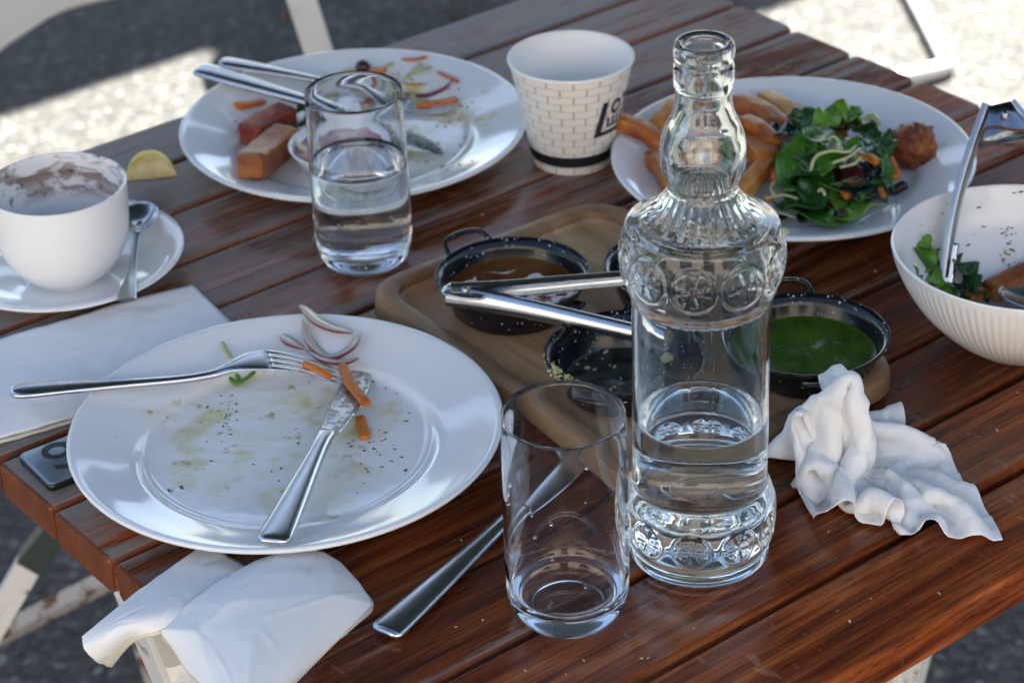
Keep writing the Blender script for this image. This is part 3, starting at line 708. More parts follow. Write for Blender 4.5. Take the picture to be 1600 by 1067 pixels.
tag(mk('herb_bits', chips(pts, .0005, .0016, 9, .25), M['leaf'], e_), kind='stuff')

# ------------------------------------------------------------------ tongs
def channel(path, wd, ht, th=.0009, up=(0, 0, 1)):
    """U-section steel strip: path of points, wd/ht lists"""
    rings = []; P = [Vector(q) for q in path]; up = Vector(up)
    for k_, q in enumerate(P):
        t = (P[min(k_ + 1, len(P) - 1)] - P[max(k_ - 1, 0)]).normalized(); s = t.cross(up).normalized(); n = s.cross(t); w_, h = wd[k_] / 2, ht[k_]
        rings.append([q + s * x + n * y for x, y in ((-w_, -h), (-w_, -.0016), (-w_ * .86, -.0004), (-w_ * .45, .0006), (0, .0009), (w_ * .45, .0006), (w_ * .86, -.0004), (w_, -.0016), (w_, -h), (w_ - th, -h), (w_ - th, -.0016), (w_ - .0016, -th), (-w_ + .0016, -th), (-w_ + th, -.0016), (-w_ + th, -h))])
    return ringloft(rings)
def loc_(o, p): return Vector(p) - o.location
A = at(700, 452, .0435)
tg = thing('serving_tongs', 'open steel tongs lying across the pans on the wooden board', 'tongs', (A.x, A.y, A.z))
for (pts, roll) in (([(703, 450, .0430), (780, 446, .0420), (860, 439, .0415), (930, 433, .0415), (1018, 426, .0405)], (.12, .93, .34)), ([(697, 462, .0405), (765, 473, .0395), (840, 488, .0390), (925, 507, .0380), (1014, 527, .0370)], (-.22, -.93, .28))):
    P = [loc_(tg, at(*q)) for q in pts]
    P = [Vector(q) for q in spline([tuple(q) for q in P], 15)]
    mk('arm', channel(P, [.0135 - .0035 * i / 14 for i in range(15)], [.0050] * 15, up=roll), M['steel_tongs'], tg, sharp=35)
hA = loc_(tg, at(692, 452, .0450)); hB = loc_(tg, at(760, 462, .0430))
mk('hinge_plate', sweep([(*(hA + (hB - hA) * t), w_, .0016) for t, w_ in ((0, .008), (.08, .013), (.5, .0155), (.9, .012), (1, .006))], 8, 5), M['steel_tongs'], tg)
rv = loc_(tg, at(727, 451, .0460)); mk('rivet', moved(lathe([(0, .0014), (.0016, .0012), (.0024, .0004), (.0025, -.002)], 14), rv), M['steel_dull'], tg)
def proj(p):
    d = Vector(p) - Vector((0, 0, TZ + CAMH)); k = d.dot(FWD)
    return 800 + FPX * d.dot(RT) / k, 533.5 - FPX * d.dot(UPV) / k

# ------------------------------------------------------------------ cutlery
def sw(pts, n, seg=12, e=2.4): return sweep([tuple(q) for q in spline(pts, n)], seg, e)
def knife(label, A, B, zs, mat_h='steel', mat_b='steel_smear', flip=1):
    """A handle end, B blade tip (world); zs = heights over the table at handle end, bolster, tip"""
    rz, L = along(A, B); k = thing('table_knife', label, 'knife', (A.x, A.y, TZ), rz); h = L * .56
    z = lambda s: zs[0] + (zs[1] - zs[0]) * s / h if s < h else zs[1] + (zs[2] - zs[1]) * (s - h) / (L - h)
    mk('handle', sw([(0, 0, z(0), .010, .002), (.0015, 0, z(.0015), .0165, .0042), (.008, 0, z(.008), .0195, .0058), (h * .35, 0, z(h * .35), .0165, .0062), (h * .75, 0, z(h * .75), .0112, .0064), (h * .93, 0, z(h * .93), .0100, .0062), (h + .004, 0, z(h), .0108, .0040)], 30, 14, 2.6), M[mat_h], k)
    b = L - h
    mk('blade', sw([(h + .001, 0, z(h), .0105, .0034), (h + .008, flip * .0012, z(h + .01), .0140, .0022), (h + b * .35, flip * .0020, z(h + b * .35), .0182, .0018), (h + b * .65, flip * .0022, z(h + b * .65), .0190, .0016), (h + b * .86, flip * .0006, z(h + b * .86), .0145, .0013), (h + b * .96, flip * -.0022, z(L - .003), .0075, .0011), (L, flip * -.0040, z(L), .0015, .0006)], 26, 12, 2.0), M[mat_b], k)
    return k
def fork(label, A, B, zf, mat_='steel', spread=1.0):
    """zf: list of (fraction, height); tines from .76 on"""
    rz, L = along(A, B); f = thing('table_fork', label, 'fork', (A.x, A.y, TZ), rz)
    fr, hz = [q[0] for q in zf], [q[1] for q in zf]
    cur = spline([(a, b) for a, b in zf], 80); z = lambda t: float(np.interp(t, [q[0] for q in cur], [q[1] for q in cur]))
    W = [(0, .006, .002), (.012, .0125, .0046), (.05, .0160, .0052), (.16, .0140, .0048), (.32, .0085, .0046), (.50, .0060, .0046), (.60, .0066, .0044), (.66, .0115, .0034), (.71, .0200, .0026), (.755, .0235, .0020), (.79, .0238, .0012)]
    mk('handle', sw([(t * L, 0, z(t), w_, th) for t, w_, th in W], 44, 14, 2.4), M[mat_], f)
    for i in range(4):
        y = (i - 1.5) * .0062 * spread
        mk('tine', sw([((.77 + .23 * q - (.004 if i in (0, 3) else 0) * q) * L, y * (1 - .10 * q), z(.77 + .23 * q), (.0060, .0042, .0036, .0030, .0018)[int(q * 4)], .0021 - .0010 * q) for q in (0, .25, .5, .75, 1)], 12, 8, 2.2), M[mat_], f)
    return f
A = at(16, 610, .031); B = at(536, 590, .008)
fork('steel fork lying tines down across the front plate', A, B, [(0, .0300), (.10, .0292), (.25, .0268), (.42, .0232), (.58, .0225), (.66, .0262), (.73, .0285), (.80, .0265), (.90, .0185), (1, .0085)])
A = at(426, 848, .0262); B = at(566, 572, .0085)
knife('steel knife with herb-smeared blade resting on the front plate', A, B, (.0265, .0180, .0085), flip=-1)
A = at(600, 990, .004); B = at(952, 668, .003)
knife('steel knife lying on bare slats behind the empty glass', A, B, (.0042, .0042, .0024), 'steel', 'steel', flip=-1)
A = at(309, 113, .030); B = at(697, 240, .0085)
knife('steel knife across the far left plate, its tip behind the water glass', A, B, (.0330, .0240, .0085), flip=1)
A = at(344, 103, .030); B = at(716, 172, .009)
fork('steel fork beside the knife on the far left plate', A, B, [(0, .0330), (.12, .0310), (.3, .0270), (.5, .0220), (.6, .0210), (.68, .0150), (.76, .0100), (.85, .0085), (.93, .0100), (1, .0130)])

# ------------------------------------------------------------------ ribbed salad bowl, its tongs and leaves
bq = at(1602, 386, .066); BR = .0795
bw = thing('salad_bowl', 'ribbed white salad bowl with leftover leaves at the right edge', 'bowl', (bq.x, bq.y, TZ + .0003))
OB = [(0, .0020), (.026, .0020), (.028, 0), (.0305, .0010), (.036, .0045), (.049, .0155), (.0615, .0290), (.0715, .0450), (.0775, .0590), (.0795, .0655), (.0797, .0666), (.0789, .0674)]
IB = [(.0789, .0674), (.0779, .0668), (.0768, .0640), (.0690, .0455), (.0590, .0300), (.0465, .0175), (.034, .0085), (.02, .0062), (0, .0058)]
o = mk('outside', lathe([tuple(q) for q in spline(OB, 46)], 400, lambda k, a, r, z: (r + (.00045 * math.sin(100 * a) if .006 < z < .062 else 0), z)), M['bowl'], bw); with_attr(o, 'inside', [0.0] * len(o.data.vertices))
o = mk('inside', lathe([tuple(q) for q in spline(IB, 40)], 96), M['bowl'], bw); with_attr(o, 'inside', [1.0] * len(o.data.vertices))
def in_bowl(x, y, lift=0.0):
    z = .03
    for _ in range(25):
        p = at(x, y, z); r = math.hypot(p.x - bq.x, p.y - bq.y)
        zz = float(np.interp(r, [q[0] for q in reversed(IB[1:])], [q[1] for q in reversed(IB[1:])])) + .0006 + lift; z = .6 * z + .4 * zz
    return at(x, y, z)
P0, P1 = in_bowl(1480, 434, .006), at(1521, 297, .0745)
lo, hi = 1.0, 4.0
for _ in range(40):
    t = (lo + hi) / 2
    if proj(P0 + (P1 - P0) * t)[1] > 166: lo = t
    else: hi = t
P2 = P0 + (P1 - P0) * t
bt = thing('bowl_tongs', 'steel tongs with a rusty wire ring standing in the salad bowl', 'tongs', P2)
Q0 = P0 + Vector((.105, .004, .002)); axis = (P0 - P2).normalized(); side = Vector((1, 0, 0)); nrm = Vector((.1, -.6, .75))
for end, sx in ((P0, -1), (Q0, 1)):
    st = P2 + Vector((sx * .0045, 0, 0)); d = end - st
    path = [st + d * q + Vector((sx * .004 * math.sin(math.pi * q), 0, 0)) - P2 for q in np.linspace(0, 1, 14)]
    mk('arm', channel(path, [.0105 if q < 9 else .0105 - .0004 * (q - 9) for q in range(14)], [.0046] * 14, up=(sx * -.92, -.30, .28)), M['steel_dull'], bt, sharp=35)
    tip = []
    for i in range(15):
        q = i / 14; c_ = path[-1] + (path[-1] - path[-2]).normalized() * (q * .026 - .022); tip.append((*c_, .0085 + .0018 * (i % 2), .0016))
    mk('scalloped_tip', sweep(tip, 8, 3, up=(0, -.6, .8)), M['steel_tongs'], bt)
pp = [P2 + (P0 - P2) * t * .22 + Vector((.012 * t, -.004, .003)) - P2 for t in (-.02, .3, .7, 1)]
mk('hinge_plate', sweep([(*pp[0], .014, .0014), (*pp[1], .021, .0014), (*pp[2], .034, .0014), (*pp[3], .041, .0012)], 6, 6, up=(0, -.65, .75)), M['steel_dark'], bt)
rvp = pp[1] + Vector((.001, -.003, .003)); mk('rivet', moved(lathe([(0, .0014), (.0018, .0011), (.0026, 0), (.0026, -.003)], 12), rvp), M['steel_dull'], bt)
wp = [at(1533, 222, .118), at(1537, 205, .124), at(1552, 199, .126), at(1580, 203, .126), at(1625, 209, .125), at(1634, 226, .119), at(1600, 228, .114), at(1556, 226, .114)]
mk('wire_ring', tube([q - P2 for q in wp] + [wp[0] - P2], .0011, 7, 40), M['rust_wire'], bt)

def leaf(path, wd, seed, curl=.3, wave=.15, n=14, m=7, up=(0, 0, 1), lobes=0):
    r_ = random.Random(seed); S = spline(path, n); P = [Vector(q) for q in S]; V, F = [], []; up = Vector(up); f1, f2 = r_.uniform(2, 4), r_.uniform(0, 6)
    for k in range(n):
        q = k / (n - 1); t = (P[min(k + 1, n - 1)] - P[max(k - 1, 0)]).normalized(); s = t.cross(up)
        s = s.normalized() if s.length > 1e-5 else Vector((1, 0, 0)); nn = s.cross(t)
        w_ = wd * (math.sin(math.pi * min(1, q * .93 + .05)) ** .7) * (1 - .3 * q)
        if lobes: w_ *= .62 + .38 * abs(math.cos(lobes * math.pi * q))
        for i in range(m):
            x = -1 + 2 * i / (m - 1); V.append(P[k] + s * x * w_ / 2 * math.cos(curl * x) + nn * (w_ * curl * x * x * .5 + wave * w_ * .5 * abs(x) * math.sin(f1 * 6.28 * q + f2 + (3 if x > 0 else 0)) + r_.uniform(-.02, .02) * w_))
    F = [(k * m + i, k * m + i + 1, (k + 1) * m + i + 1, (k + 1) * m + i) for k in range(n - 1) for i in range(m - 1)]
    return V, F
def rel(vf, o): return [Vector(v) - o.location for v in vf[0]], vf[1]
def leafobj(name, parent, pts, wd, mat_, seed, **kw):
    o = mk(name, rel(leaf([tuple(at(*q)) for q in pts], wd, seed, **kw), parent), M[mat_], parent); solid(o, .0004, 0); return o
sg = thing('leftover_greens', 'frilly green salad leaves left in the bowl beside the tongs', 'salad', in_bowl(1460, 430))
for i, (pts, wd, mt, lob) in enumerate((([(1490, 470, .016), (1462, 440, .024), (1440, 410, .038), (1432, 388, .050)], .026, 'leaf', 3), ([(1480, 465, .018), (1450, 425, .030), (1448, 390, .046), (1452, 366, .056)], .024, 'leaf_light', 3), ([(1470, 455, .02), (1430, 432, .032), (1416, 408, .045)], .022, 'leaf', 3),
                                        ([(1476, 470, .018), (1462, 448, .026), (1464, 418, .036)], .022, 'leaf_light', 2), ([(1545, 468, .012), (1520, 445, .022), (1500, 420, .034), (1492, 408, .040)], .034, 'leaf_dark', 0), ([(1500, 470, .014), (1515, 450, .020), (1528, 420, .034)], .030, 'leaf_dark', 2), ([(1520, 472, .012), (1545, 458, .016), (1565, 452, .018)], .014, 'leaf', 0))):
    leafobj('leaf', sg, pts, wd, mt, 60 + i, lobes=lob, curl=.35, wave=.3, n=24)
def stick(label, name, cat, pts, wd, th, mat_, seed=1, e=3.2, seg=12, jit=.06, grp=None, n=14):
    q = [tuple(p) for p in pts]; o_ = Vector(q[0]); S = spline([(*(Vector(p) - o_), 1.0) for p in q], n); L = len(S)
    st = [(*s[:3], wd * (.80 if i in (0, L - 1) else 1), th * (.80 if i in (0, L - 1) else 1)) for i, s in enumerate(S)]
    o = mk(name, sweep(st, seg, e, jit=jit, seed=seed), M[mat_], loc=o_, sharp=(38 if e > 4 else 0)); tag(o, label, cat, grp); return o
stick('long carrot baton lying in the salad bowl', 'carrot_baton', 'carrot', [in_bowl(1545, 458, .010), in_bowl(1580, 440, .012), in_bowl(1640, 412, .012)], .017, .012, 'wedge', 3)
stick('short bright carrot strip beside the leaves in the salad bowl', 'carrot_strip', 'carrot', [in_bowl(1512, 462, .006), in_bowl(1535, 458, .008), in_bowl(1556, 452, .008)], .009, .007, 'carrot', 4)
A = at(1556, 472, .016); B = at(1660, 452, .03); rz_, L_ = along(A, B)
ss = thing('serving_spoon', 'steel serving spoon in the salad bowl at the photo edge', 'spoon', (A.x, A.y, TZ), rz_)
solid(mk('bowl', moved(spoon_bowl(.030, .019, .008), (.030, 0, .024)), M['steel'], ss), .0014)
mk('handle', sw([(.055, 0, .026, .006, .003), (.09, 0, .042, .006, .003), (.15, 0, .085, .010, .003), (.19, 0, .112, .013, .003)], 16), M['steel'], ss)
r_ = random.Random(21); pts = []
for cx_, cy_, n, s in ((1572, 365, 12, 9), (1575, 395, 8, 10), (1500, 330, 4, 14), (1450, 345, 4, 12), (1590, 300, 3, 6), (1575, 410, 6, 6), (1540, 345, 3, 20)):
    pts += [in_bowl(cx_ + r_.gauss(0, s), cy_ + r_.gauss(0, s), .0003) for _ in range(n)]
tag(mk('bowl_herb_flecks', chips(pts, .0006, .0018, 3, .3), M['herb']), 'green herb flecks stuck inside the salad bowl', 'herbs', kind='stuff')

# ------------------------------------------------------------------ food on the right-hand plate
def op(x, y, l=0.0): return on_plate('right', x, y, l)
for i, (a, b, wd, th, mt, lb) in enumerate((((966, 190, .010), (1046, 236, .010), .018, .014, 'wedge', 'potato wedge jutting out over the left rim of the salad plate'),
        ((1024, 208, .006), (1060, 166, .012), .022, .016, 'wedge_pale', 'round-ended potato wedge left of the bottle neck'),
        ((1018, 246, .006), (1050, 290, .008), .020, .015, 'wedge', 'dark orange potato wedge low on the left, beside the bottle bulb'),
        ((1150, 158, .010), (1228, 208, .012), .022, .016, 'wedge', 'long potato wedge running right from the bottle neck'),
        ((1192, 152, .010), (1246, 196, .012), .020, .014, 'wedge_pale', 'golden potato wedge nearest the back rim of its plate'),
        ((1158, 222, .010), (1200, 256, .014), .026, .020, 'wedge', 'thick brown potato chunk right of the bottle bulb'),
        ((1204, 246, .014), (1158, 306, .006), .018, .014, 'wedge_pale', 'pale slim potato wedge slanting down beside the salad'),
        ((1068, 205, .008), (1130, 240, .010), .020, .016, 'wedge', 'potato wedge seen through the glass of the bottle neck'),
        ((1085, 255, .006), (1140, 290, .008), .020, .015, 'wedge', 'potato wedge seen through the lower bottle bulb'),
        ((1160, 190, .022), (1212, 232, .018), .017, .013, 'wedge', 'upper potato wedge stacked on the long one beside the neck'),
        ((1236, 172, .008), (1268, 204, .010), .015, .012, 'wedge', 'short orange wedge tucked behind the salad leaves'),
        ((1175, 262, .006), (1215, 214, .016), .016, .013, 'wedge_pale', 'narrow golden wedge leaning on the thick chunk'))):
    pa, pb_ = op(*a), op(*b); mid = (pa + pb_) / 2 + Vector((.002, .001, .002))
    stick(lb, 'potato_wedge', 'potato wedge', [pa, mid, pb_], wd * .68, th * .85, mt, 30 + i, 5 + 2 * (i % 3), 12, .10, 'potato wedges on the salad plate')
fb = bmesh.new(); bmesh.ops.create_icosphere(fb, subdivisions=4, radius=.0158)
for v in fb.verts:
    q = v.co.normalized(); d = noise.fractal(q * 2.2 + Vector((3, 1, 2)), 1.0, 2.0, 5); v.co = q * (.0155 + .0034 * d + .0034 * abs(noise.noise(q * 5)) + .0016 * noise.noise(q * 14)); v.co.z *= .95
me = bpy.data.meshes.new('fried_ball'); fb.to_mesh(me); fb.free(); me.polygons.foreach_set('use_smooth', [True] * len(me.polygons)); me.materials.append(M['falafel'])
o = bpy.data.objects.new('fried_ball', me); col.objects.link(o); q = op(1424, 256, 0); o.location = q + Vector((0, 0, .0135)); tag(o, 'crusty brown fried ball at the right of the salad', 'fritter')
SAL = op(1305, 262, 0)
sal = thing('mixed_salad', 'heap of dressed green salad with sprouts and beetroot on the far plate', 'salad', SAL)
def lf(pts, wd, mt, seed, **kw):
    kw.setdefault('curl', .30); kw.setdefault('wave', .20); kw.setdefault('n', 20)
    P = [tuple(op(*q) - SAL) for q in pts]; o = mk('leaf', leaf(P, wd, seed, **kw), M[mt], sal); solid(o, .0005, 0)
for i, (pts, wd, mt) in enumerate(((((1232, 300, .010), (1240, 262, .022), (1262, 225, .032), (1280, 195, .034)), .022, 'leaf'), (((1225, 262, .016), (1250, 232, .028), (1280, 205, .036)), .018, 'leaf'),
        (((1250, 205, .022), (1258, 185, .030), (1262, 168, .034)), .020, 'leaf_dark'), (((1275, 205, .030), (1305, 183, .036), (1340, 185, .034), (1352, 196, .028)), .024, 'leaf_light'), (((1300, 200, .030), (1325, 178, .036), (1345, 176, .034)), .020, 'leaf'),
        (((1250, 215, .030), (1300, 222, .040), (1345, 240, .038), (1375, 262, .024)), .016, 'leaf'), (((1345, 212, .034), (1375, 225, .034), (1388, 248, .026)), .022, 'leaf_dark'), (((1360, 235, .032), (1382, 260, .024), (1395, 300, .006)), .012, 'leaf'),
        (((1235, 300, .006), (1255, 330, .008), (1300, 345, .006), (1330, 340, .004)), .020, 'leaf'), (((1290, 342, .004), (1330, 338, .008), (1350, 312, .012), (1348, 285, .018)), .012, 'leaf_light'), (((1218, 318, .006), (1250, 320, .012), (1275, 300, .018), (1290, 262, .026)), .030, 'leaf_dark'),
        (((1345, 255, .026), (1362, 285, .016), (1385, 318, .004)), .018, 'leaf_blue'), (((1185, 208, .016), (1215, 208, .022), (1255, 214, .026)), .020, 'leaf_blue'), (((1222, 290, .012), (1260, 268, .026), (1275, 240, .034)), .026, 'leaf_dark'),
        (((1180, 335, .003), (1200, 342, .004), (1232, 338, .004)), .014, 'leaf_blue'), (((1300, 330, .006), (1270, 342, .006), (1245, 336, .006)), .022, 'leaf_dark'), (((1285, 215, .034), (1296, 238, .036), (1285, 275, .028)), .018, 'leaf'), (((1320, 190, .030), (1352, 205, .030), (1362, 222, .028)), .016, 'leaf_dark'))):
    lf(pts, wd * 1.35, mt, 100 + i)
r_ = random.Random(77)
for i in range(20):                                             # the tangle inside the heap
    a = r_.uniform(0, 6.28); q = math.sqrt(r_.random()); x, y = 1300 + 72 * q * math.cos(a), 262 + 56 * q * math.sin(a); h = .004 + .016 * (1 - q) + r_.uniform(0, .006); t = r_.uniform(0, 6.28); l = r_.uniform(22, 44)
    lf(((x - l * math.cos(t), y - .55 * l * math.sin(t), h * .5), (x, y, h + .006), (x + l * math.cos(t), y + .55 * l * math.sin(t), h * .5)), r_.uniform(.018, .032), r_.choice(('leaf_dark', 'leaf', 'leaf', 'leaf_blue', 'leaf_light', 'leaf_dark')), 200 + i)
def part_stick(name, pts, wd, th, mt, seed, e=2.2, n=16):
    P = [tuple(op(*q) - SAL) for q in pts]; S = spline(P, n); mk(name, sweep([(*s, wd * (1 if 0 < i < n - 1 else .5), th * (1 if 0 < i < n - 1 else .5)) for i, s in enumerate(S)], 8, e, jit=.1, seed=seed), M[mt], sal)
for i, pts in enumerate((((1266, 268, .030), (1275, 245, .038), (1300, 236, .042), (1325, 238, .042), (1338, 228, .042)), ((1292, 222, .040), (1302, 214, .044), (1312, 224, .044), (1308, 236, .042)), ((1300, 255, .038), (1325, 246, .042), (1345, 232, .042)), ((1312, 262, .036), (1335, 256, .040), (1345, 246, .040)),
        ((1210, 305, .010), (1205, 292, .012), (1212, 282, .014)), ((1196, 310, .008), (1225, 305, .010), (1250, 312, .010)), ((1205, 328, .006), (1225, 334, .007), (1250, 342, .006)), ((1278, 300, .022), (1284, 296, .024), (1290, 306, .022)))):
    part_stick('sprout', pts, .0023, .0019, 'sprout', i)
for i, pts in enumerate((((1340, 240, .034), (1360, 247, .034), (1372, 255, .032)), ((1388, 245, .020), (1396, 262, .018), (1402, 280, .014)), ((1366, 282, .014), (1375, 298, .010), (1380, 312, .006)), ((1208, 262, .012), (1212, 280, .012)), ((1196, 312, .006), (1205, 308, .007)), ((1318, 302, .018), (1326, 308, .018)))):
    part_stick('carrot_shred', pts, .0062, .0046, 'carrot', 20 + i, 3)
for i, (pts, wd, mt) in enumerate((((((1300, 232, .020), (1330, 226, .022))), .024, 'wedge'), (((1305, 262, .018), (1308, 300, .014)), .020, 'beet'), (((1330, 265, .022), (1328, 295, .016)), .019, 'beet'), (((1302, 290, .010), (1320, 312, .008)), .022, 'wedge_red'), (((1300, 190, .026), (1320, 200, .030)), .012, 'beet'), (((1392, 300, .004), (1415, 288, .004)), .008, 'beet'))):
    part_stick('vegetable_chunk', pts, wd, wd * .8, mt, 40 + i, 2.6, 10)
for i, pts in enumerate((((1350, 325, .003), (1362, 318, .005), (1378, 320, .003)), ((1352, 190, .020), (1362, 180, .024), (1372, 196, .020)))):
    part_stick('onion_piece', pts, .007, .0025, 'sprout', 60 + i)
r_ = random.Random(31)
pts = [op(r_.gauss(1290, 70), r_.gauss(255, 45), .0003) for _ in range(60)] + [op(1368, 186, 0), op(1300, 132), op(1222, 368), op(1270, 140)]
tag(mk('salad_plate_crumbs', chips([q for q in pts], .0006, .0018, 9), M['crumb']), 'brown crumbs scattered on the salad plate', 'crumbs', kind='stuff')
q = at(1226, 366, .0235); stick('tiny yellow crumb on the near rim of the salad plate', 'yellow_crumb', 'crumb', [on_plate('right', 1221, 362, .001), on_plate('right', 1232, 362, .001)], .005, .004, 'lemon_flesh', 5)

# ------------------------------------------------------------------ food on the far left plate
def ol(x, y, l=0.0): return on_plate('left', x, y, l)
stick('square-cut orange chip in front on the far left plate', 'thick_chip', 'chip', [ol(390, 262, .010), ol(416, 240, .010), ol(452, 213, .010)], .021, .019, 'wedge', 2, 8, 16, .07, None, 22)
stick('dark red-tipped chip behind the orange one on the far left plate', 'thick_chip', 'chip', [ol(388, 214, .009), ol(415, 196, .009), ol(452, 178, .009)], .020, .017, 'wedge_red', 3, 7, 16, .08, None, 22)
for i, (pts, wd, lb) in enumerate(((((368, 166), (390, 163), (412, 158)), .007, 'leftmost carrot strip on the far left plate'), (((442, 150), (458, 144), (474, 139)), .006, 'carrot strip beside the cutlery on the far left plate'), (((545, 117), (575, 112), (602, 110)), .007, 'carrot strip under the dark berry on the far left plate'),
        (((620, 128), (640, 133), (662, 133)), .007, 'carrot strip right of the dark berry on the far left plate'), (((650, 164), (682, 162), (713, 155)), .006, 'straight carrot strip above the fork tines'), (((600, 197), (620, 200), (630, 196)), .006, 'carrot strip seen through the rim of the water glass'))):
    stick(lb, 'carrot_strip', 'carrot', [ol(*q, .004) for q in pts], wd, wd * .6, 'carrot', 50 + i, 5.0, 12, .16)
o = mk('dark_berry', lathe([(0, -.0062), (.004, -.0048), (.0062, 0), (.0045, .0045), (.0015, .0058), (0, .0052)], 16), M['olive'], loc=ol(567, 106, .011)); tag(o, 'small dark purple berry at the back of the far left plate', 'berry')
def onion_vf(P, w_, th, seed, n=18):
    S = spline([tuple(p) for p in P], n); V, F = [], []
    for k, s in enumerate(S):
        t = Vector(S[min(k + 1, n - 1)]) - Vector(S[max(k - 1, 0)]); t.z = 0; t.normalize(); sd = Vector((t.y, -t.x, 0)); q = math.sin(math.pi * (k + .6) / (n + .2)) ** .5
        for (a, b) in ((-.5, .0), (-.45, .45), (.25, .95), (.40, 1.0), (.5, .8), (.42, 0)): V.append(Vector(s) + sd * a * th * q + Vector((0, 0, b * w_ * q)))
    for k in range(n - 1):
        for i in range(6): F.append((k * 6 + i, k * 6 + (i + 1) % 6, (k + 1) * 6 + (i + 1) % 6, (k + 1) * 6 + i))
    F += [(5, 4, 3, 2, 1, 0), tuple((n - 1) * 6 + i for i in range(6))]
    return V, F, n
def onion(label, P, w_=.006, th=.0028, seed=1):
    P = [Vector(p) for p in P]; o0 = P[0].copy(); V, F, n = onion_vf([p - o0 for p in P], w_, th, seed)
    o = mk('onion_slice', (V, F), M['onion'], loc=o0); tag(o, label, 'onion'); a = o.data.attributes.new('skin', 'FLOAT', 'POINT')
    a.data.foreach_set('value', [1.0 if i % 6 in (4, 5) else 0.0 for i in range(len(V))]); return o
onion('thin purple onion strip curving above the fork on the far left plate', [ol(630, 148, .001), ol(665, 152, .001), ol(690, 143, .001), ol(706, 128, .001)], .004, .0025)
onion('onion sliver standing by the small sauce dish', [ol(462, 205, .004), ol(480, 222, .006), ol(492, 240, .008)], .007, .003)
onion('onion slice inside the view through the water glass', [ol(505, 190, .003), ol(540, 200, .004), ol(570, 192, .004)], .006, .003)
gp = ol(485, 180, .004); gt = thing('wilted_leaf_tuft', 'small dark wilted salad tuft under the cutlery on the far left plate', 'salad', gp)
for i, (pts, wd, mt) in enumerate(((((452, 180, .006), (480, 170, .012), (498, 165, .008)), .016, 'leaf_dark'), (((465, 200, .006), (482, 192, .012), (505, 190, .006)), .016, 'leaf_dark'), (((478, 165, .006), (488, 180, .014), (486, 200, .006)), .014, 'leaf'))):
    o = mk('leaf', leaf([tuple(ol(*q) - gp) for q in pts], wd, 70 + i, .5, .3, 16), M[mt], gt); solid(o, .0005, 0)
dq = on_plate('left', 540, 262, 0)
rk = thing('sauce_dish', 'small white dish of pink sauce behind the water glass', 'dish', dq)
mk('dish_body', lathe([(0, .001), (.024, .001), (.026, 0), (.029, .003), (.0355, .013), (.0388, .0185), (.0390, .0195), (.0380, .0197), (.0345, .0140), (.0285, .0055), (.024, .0035), (0, .0032)], 64), M['china'], rk)
mk('sauce', lathe([(.0345, .0142), (.030, .0140), (.022, .0150), (.012, .0146), (0, .0152)], 48, lambda k, a, r, z: (r, z + .0030 * noise.noise((r * 90 * math.cos(a), r * 90 * math.sin(a), 3)))), M['pink_sauce'], rk)
sprt = [ol(455, 218, .014), ol(468, 228, .018), ol(485, 238, .020)]
stick('pale yellow sprout leaning on the small sauce dish', 'sprout_strand', 'sprout', sprt, .004, .003, 'sprout', 2, 2.2, 8)
r_ = random.Random(41); pts = [ol(r_.gauss(640, 50), r_.gauss(150, 25), .0002) for _ in range(26)] + [ol(r_.gauss(690, 25), r_.gauss(245, 14), .0002) for _ in range(16)] + [ol(r_.gauss(600, 40), r_.gauss(120, 8), .0002) for _ in range(30)] + [ol(r_.gauss(520, 30), r_.gauss(108, 8), .0002) for _ in range(8)]
shr = []
for i in range(34):
    x, y = r_.gauss(595, 55), r_.gauss(128, 16)
    if i > 20: x, y = r_.gauss(540, 45), r_.gauss(175, 20)
    t = r_.uniform(0, 6.28); l = r_.uniform(8, 22); P = [ol(x - l * math.cos(t), y - .5 * l * math.sin(t), .001), ol(x + 4 * r_.uniform(-1, 1), y + 3 * r_.uniform(-1, 1), .004), ol(x + l * math.cos(t), y + .5 * l * math.sin(t), .001)]
    shr.append(sweep([(*q, .0036, .0022) for q in spline([tuple(p) for p in P], 7)], 6, 2.4, jit=.2, seed=i))
tag(mk('pale_shreds', join(*shr[:12] + shr[26:]), M['sprout']), 'pale cabbage shreds strewn over the far left plate', 'salad', kind='stuff')
tag(mk('orange_shreds', join(*shr[12:26]), M['carrot']), 'orange carrot shreds strewn over the far left plate', 'carrot', kind='stuff')
tag(mk('leftover_crumbs', chips(pts, .0006, .0026, 12), M['crumb']), 'orange and brown food crumbs on the far left plate', 'crumbs', kind='stuff')
pts = [ol(r_.gauss(620, 70), r_.gauss(165, 45), .0002) for _ in range(30)]
tag(mk('far_plate_herbs', chips(pts, .0006, .0018, 13), M['herb']), 'green herb flecks on the far left plate', 'herbs', kind='stuff')
pts = [ol(r_.gauss(376, 8), r_.gauss(200, 10), .0002) for _ in range(14)]
tag(mk('red_smudge_bits', chips(pts, .0008, .0024, 14, .2), M['wedge_red']), 'red sauce smudges at the left of the far left plate', 'sauce', kind='stuff')

